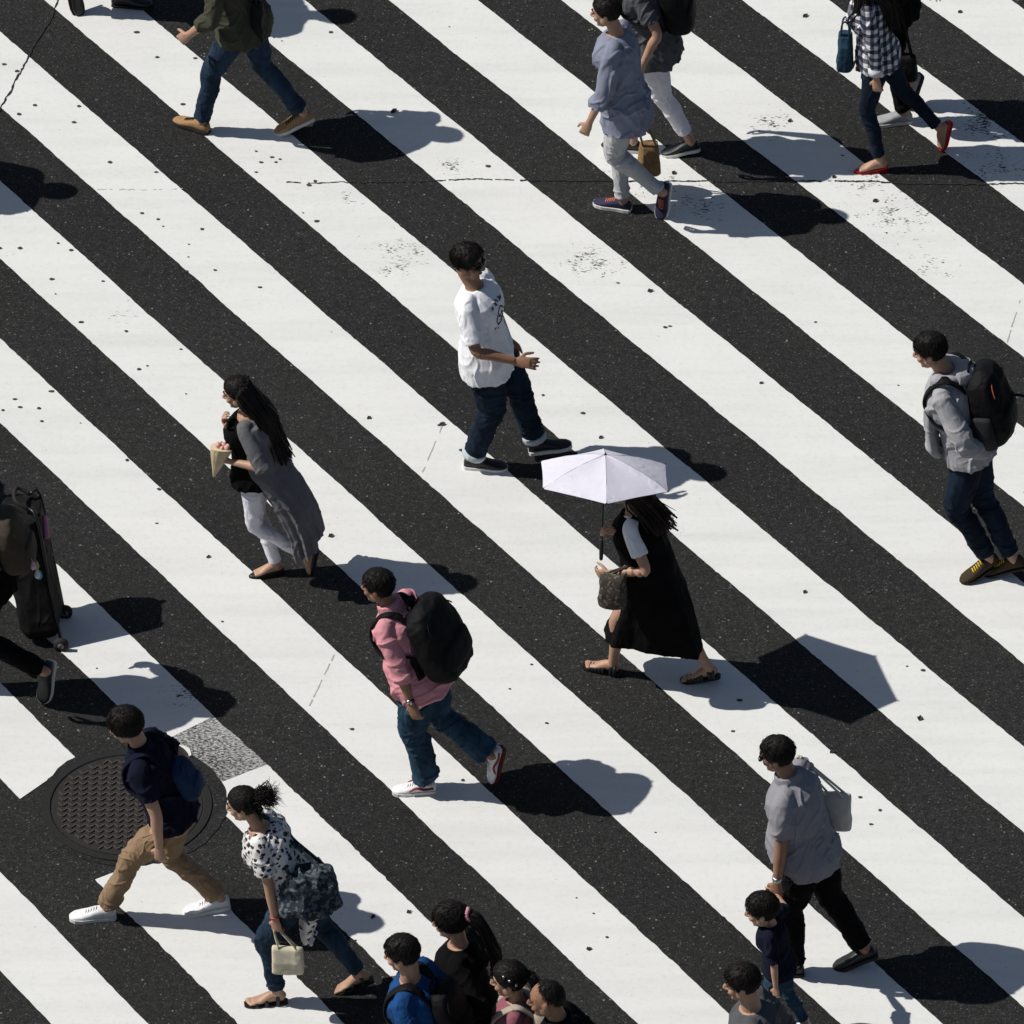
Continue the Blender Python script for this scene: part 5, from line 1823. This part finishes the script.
def bun(mb, p=p):
    hp = p.hp
    mb.ball(hp(-0.125, 0, 0.035), (0.045, 0.045, 0.042), p.HM.to_3x3(), 12, 8)
    rnd = random.Random(6)
    for _ in range(420):
        a = hp(-0.10 + rnd.gauss(0, .02), rnd.gauss(0, .025), 0.04 + rnd.gauss(0, .02))
        b = hp(-0.165 + rnd.gauss(0, .02), rnd.gauss(0, .035), 0.05 + rnd.gauss(0, .03))
        c = hp(-0.205 + rnd.gauss(0, .025), rnd.gauss(0, .045), 0.02 + rnd.gauss(0, .04))
        mb.tube([a, b, c], [0.0032, 0.0026, 0.0006], 4, (0, 1, 0), 2)
    for _ in range(22):
        a = hp(-0.085, rnd.uniform(-.05, .05), -0.04); mb.tube([a, a + V((-0.02, rnd.gauss(0, .01), -0.03)), a + V((-.03 + rnd.gauss(0, .012), rnd.gauss(0, .02), -.07))], [.004, .003, .001], 5, (0, 1, 0), 3)


p.hair(bun)
FLOR = spots('floral_cotton', (0.66, 0.64, 0.62), (0.022, 0.022, 0.028), 30, 0.36)


def tail(mb, p=p):
    q = p.L(318, 925, -0.05)
    mb.tube([p.T(-0.05, 0, 0.25), p.T(-0.13, 0, -0.06), q + V((0.05, 0, 0.02)), q + V((0.0, 0, -0.05))], [(0.13, 0.06), (0.15, 0.05), (0.15, 0.045), (0.13, 0.035)], 20, (0, 1, 0), 4)


p.top(FLOR, 0.66, 0.03, 0.12, 0.034, 'blouse', 0.009, extra=tail, t1=0.93, flare=0.04)
p.trousers(DENIM_F, 0.008, 0.055, 0.90, 0.007)
for i in (0, 1): p.sandal(i, SHOE_B)
NF = spots('dark_floral_canvas', (0.022, 0.030, 0.040), (0.095, 0.115, 0.13), 34, 0.42)
sp_ = p.world(p.sh[0] * 0.3 + p.sh[1] * 0.7 + V((0, 0, 0.05)))
bag('shoulder_bag', 'large dark floral shoulder bag bulging behind the floral blouse', 'bag', p.world(p.L(308, 888, 0.10)), p.yaw + 0.35, NF, 0.36, 0.27, 0.22, 0.72, hang=sp_, noise=0.02, seed=15, ex=2.6, sag=1, hr=0.011)
gp = p.world(p.wr[0] + (p.wr[0] - p.el[0]).normalized() * 0.085)
bag('paper_bag', 'cream paper carrier bag hanging from the floral blouse woman\'s hand', 'bag', p.world(p.L(288, 959, 0.2)), p.yaw + 0.1, fabric('cream_paper', (0.60, 0.54, 0.40), 0.8, 0.08), 0.18, 0.19, 0.09, 0.98, hang=gp, noise=0.003, seed=16, ex=6, hr=0.005)
mb = MB(); e_, w_ = p.el[0], p.wr[0]; mb.tube([e_.lerp(w_, .93), e_.lerp(w_, .97)], [0.03, 0.03], 14, (1, 0, 0), 1)
put('bracelet', mb, plain('red_bead', (0.25, 0.04, 0.03), 0.5), p.root)

# --- man in grey polo, holding a child's hand
p = Person(170, (804, 974, 0, 763, 975, 0), (878, 955, 0.08, 842, 967, 0), 'heavy-set man in grey polo shirt and glasses, holding a child by the hand',
           hip=(810, 874), neck=(789, 780), head=(777, 756), nod=14, twist=-10, lw=('p', 777, 885, 0.22), rw=('p', 830, 862, -0.26), lpole=(-.8, .6, -.2), lcurl=1.2, skin=SKIN_TAN, hairline='short', seed=61, k=0.99, girth=1.07)
p.body(); p.hair()
p.top(POLO, 0.72, 0.032, 0.22, 0.034, 'polo_shirt', 0.009, (0.07, .9), belly=0.05)
p.trousers(BLACK, 0.018, 0.066, 0.93, 0.008, knee=0.076)
for i in (0, 1): p.shoe(i, SHOE_B, SOLE_K)
glasses(p, False); watch(p, 0)
sp_ = p.world(p.sh[1] + V((0, 0, 0.06)))
bag('tote_bag', 'off-white canvas tote bag behind the grey polo man', 'bag', p.world(p.L(835, 810, -0.24)), p.yaw, fabric('pale_canvas', (0.52, 0.50, 0.46), 0.9, 0.08), 0.19, 0.26, 0.10, 0.9, hang=sp_, noise=0.006, seed=18, ex=5, hr=0.007)
mhand = p.world(p.wr[0] + (p.wr[0] - p.el[0]).normalized() * 0.10)

p = Person(170, (782, 1038, 0, 756, 1039, 0), (812, 1028, 0.03, 786, 1032, 0), 'small dark-haired child in navy shirt, hand held by the grey polo man',
           k=0.58, headk=1.2, neck=(771, 936), hip=(779, 978), head=(762, 912), nod=16, rw=mhand, lw=(0.1, 0.27, 0.85), rcurl=1.0, hairline='short', seed=67, skin=SKIN)
p.body(); p.hair()
p.top(NAVY, 0.9, 0.022, 0.2, 0.02, 'shirt', 0.006)
p.trousers(DENIM_M, 0.012, 0.06, 0.9, 0.006)
for i in (0, 1): p.shoe(i, SHOE_W, SOLE_W)

p = Person(172, (752, 1203, 0, 712, 1205, 0), (806, 1189, 0.06, 768, 1197, 0), 'dark-haired walker at the bottom edge, just below the child in navy',
           head=(742, 982), neck=(752, 1006), hip=(766, 1092), nod=14, seed=71, hairline='short', lw=(0.2, .27, .88), rw=(-.15, -.28, .86))
p.body(); p.hair()
p.top(GREYS, 1.6, 0.03, 0.24, 0.022, 'jacket', 0.008); p.trousers(DENIM_D)
for i in (0, 1): p.shoe(i, SHOE_B, SOLE_W)

# --- the group cut by the bottom of the picture
p = Person(172, (412, 1172, 0, 372, 1174, 0), (482, 1160, 0.07, 445, 1170, 0), 'spiky-haired walker in bright blue shirt with a black sling strap',
           head=(402, 953), neck=(411, 977), hip=(427, 1062), nod=16, twist=-12, seed=73, hairline='short', lw=(0.2, .27, .88), rw=(-.15, -.28, .86))
p.body(); p.hair()
p.top(BLUE, 0.8, 0.032, 0.24, 0.028, 'shirt', 0.008)
p.trousers(DENIM_D)
for i in (0, 1): p.shoe(i, SHOE_W, SOLE_W)
p.backpack(BLACKB, 'black rucksack over the bright blue shirt', 0.28, 0.42, 0.15, 0.5, back=0.09)

p = Person(171, (446, 1124, 0, 411, 1126, 0), (522, 1114, 0.08, 489, 1124, 0), 'woman in black dress with a ponytail tied by a pink scrunchie',
           k=0.95, head=(450, 920), neck=(460, 943), hip=(470, 1020), nod=12, female=True, seed=79, hairline='bowl', lw=('p', 455, 990, 0.14), lpole=(-.6, .6, -.6), rw=(.2, -.2, .95))
p.body(cover=False, instep=True)


def pony(mb, p=p):
    hp = p.hp
    root = [hp(-.10, .03, .03), hp(-.115, 0, .04), hp(-.10, -.03, .03)]
    mid = [hp(-.16, .03, .0), hp(-.18, 0, .01), hp(-.16, -.03, 0)]
    en = [p.T(-.17, .05, .62), p.T(-.20, 0, .58), p.T(-.17, -.05, .62)]
    add_locks(mb, root, [mid, [p.T(-.18, .045, .9), p.T(-.20, 0, .9), p.T(-.18, -.045, .9)]], en, .013, .004, 90, 3, .014)


p.hair(pony)
mb = MB(); c = p.hp(-.125, 0, .04)
for i in range(16):
    a = 2 * PI * i / 16
    mb.ball(c + p.HM.to_3x3() @ V((0.004 * math.sin(3 * a), .033 * math.cos(a), .033 * math.sin(a))), (.013, .013, .014), None, 8, 6)
put('scrunchie', mb, fabric('pink_scrunchie', (0.58, 0.26, 0.30), 0.85), p.root)
p.top(BLACK, 1.1, 0.02, 0.75, 0.022, 'dress', 0.008, flare=0.10)
for i in (0, 1): p.shoe(i, SHOE_B, SOLE_K, 'pump')
q = p.world(p.wr[0] + V((0.09, 0.01, 0.0)))
fl = thing('leaflet', 'folded pink and white leaflet held by the scrunchie woman', 'leaflet', q, p.yaw)
mb = MB(); mb.prism([V((-.03, -.05, -.06)), V((.05, -.04, -.075)), V((.035, .05, .07)), V((-.045, .04, .085))], (0.003, 0.0, 0.003))
put('sheet', mb, spots('leaflet_print', (0.72, 0.66, 0.70), (0.5, 0.12, 0.18), 28, .4), fl, False)
mb = MB(); mb.prism([V((-.025, -.05, -.055)), V((-.028, -.045, -.045)), V((-.075, .03, .075)), V((-.05, .045, .085))], (0.003, 0.0, 0.0))
put('flap', mb, WHITE_T, fl, False)

p = Person(171, (515, 1162, 0, 485, 1163, 0), (562, 1154, 0.05, 533, 1160, 0), 'girl in dusty pink dress with hair clips and a ponytail, bag on her back',
           k=0.84, headk=1.1, head=(509, 981), neck=(517, 1002), hip=(523, 1068), nod=12, female=True, seed=83, hairline='swept', lw=(.12, .24, .85), rw=(.05, -.24, .85))
p.body(cover=False)


def pony2(mb, p=p):
    hp = p.hp
    add_locks(mb, [hp(-.10, .025, .02), hp(-.11, -.025, .02)], [[hp(-.15, .03, -.03), hp(-.15, -.03, -.03)]], [p.T(-.15, .05, .75), p.T(-.15, -.05, .75)], .013, .004, 60, 3, .012)


p.hair(pony2)
mb = MB()
for x, y, z in ((-.03, .085, .06), (-.06, .08, .02), (.0, .08, .09)):
    mb.ball(p.hp(x, y, z), .009, None, 8, 6)
put('hair_clip', mb, STEEL, p.root)
p.top(DUSTY, 0.5, 0.022, 0.75, 0.03, 'dress', 0.008, flare=0.14)
for i in (0, 1): p.shoe(i, SHOE_W, SOLE_W)
p.backpack(BEIGE, 'beige canvas rucksack on the girl in dusty pink', 0.25, 0.34, 0.13, 0.58, back=0.08, strapm=BEIGE)

p = Person(172, (566, 1218, 0, 526, 1220, 0), (632, 1206, 0.07, 594, 1216, 0), 'balding man in black jacket at the bottom edge',
           head=(546, 999), neck=(560, 1019), hip=(574, 1108), nod=12, seed=89, hairline='receding', lw=(.2, .27, .88), rw=(-.15, -.28, .86), skin=SKIN_TAN)
p.body(); p.hair()
p.top(BLACK, 1.8, 0.034, 0.24, 0.024, 'jacket', 0.008, (0.072, 1))
p.trousers(BLACK)
for i in (0, 1): p.shoe(i, SHOE_B, SOLE_K)

if DEBUG:
    print('verts', sum(len(o.data.vertices) for o in bpy.data.objects if o.type == 'MESH'))
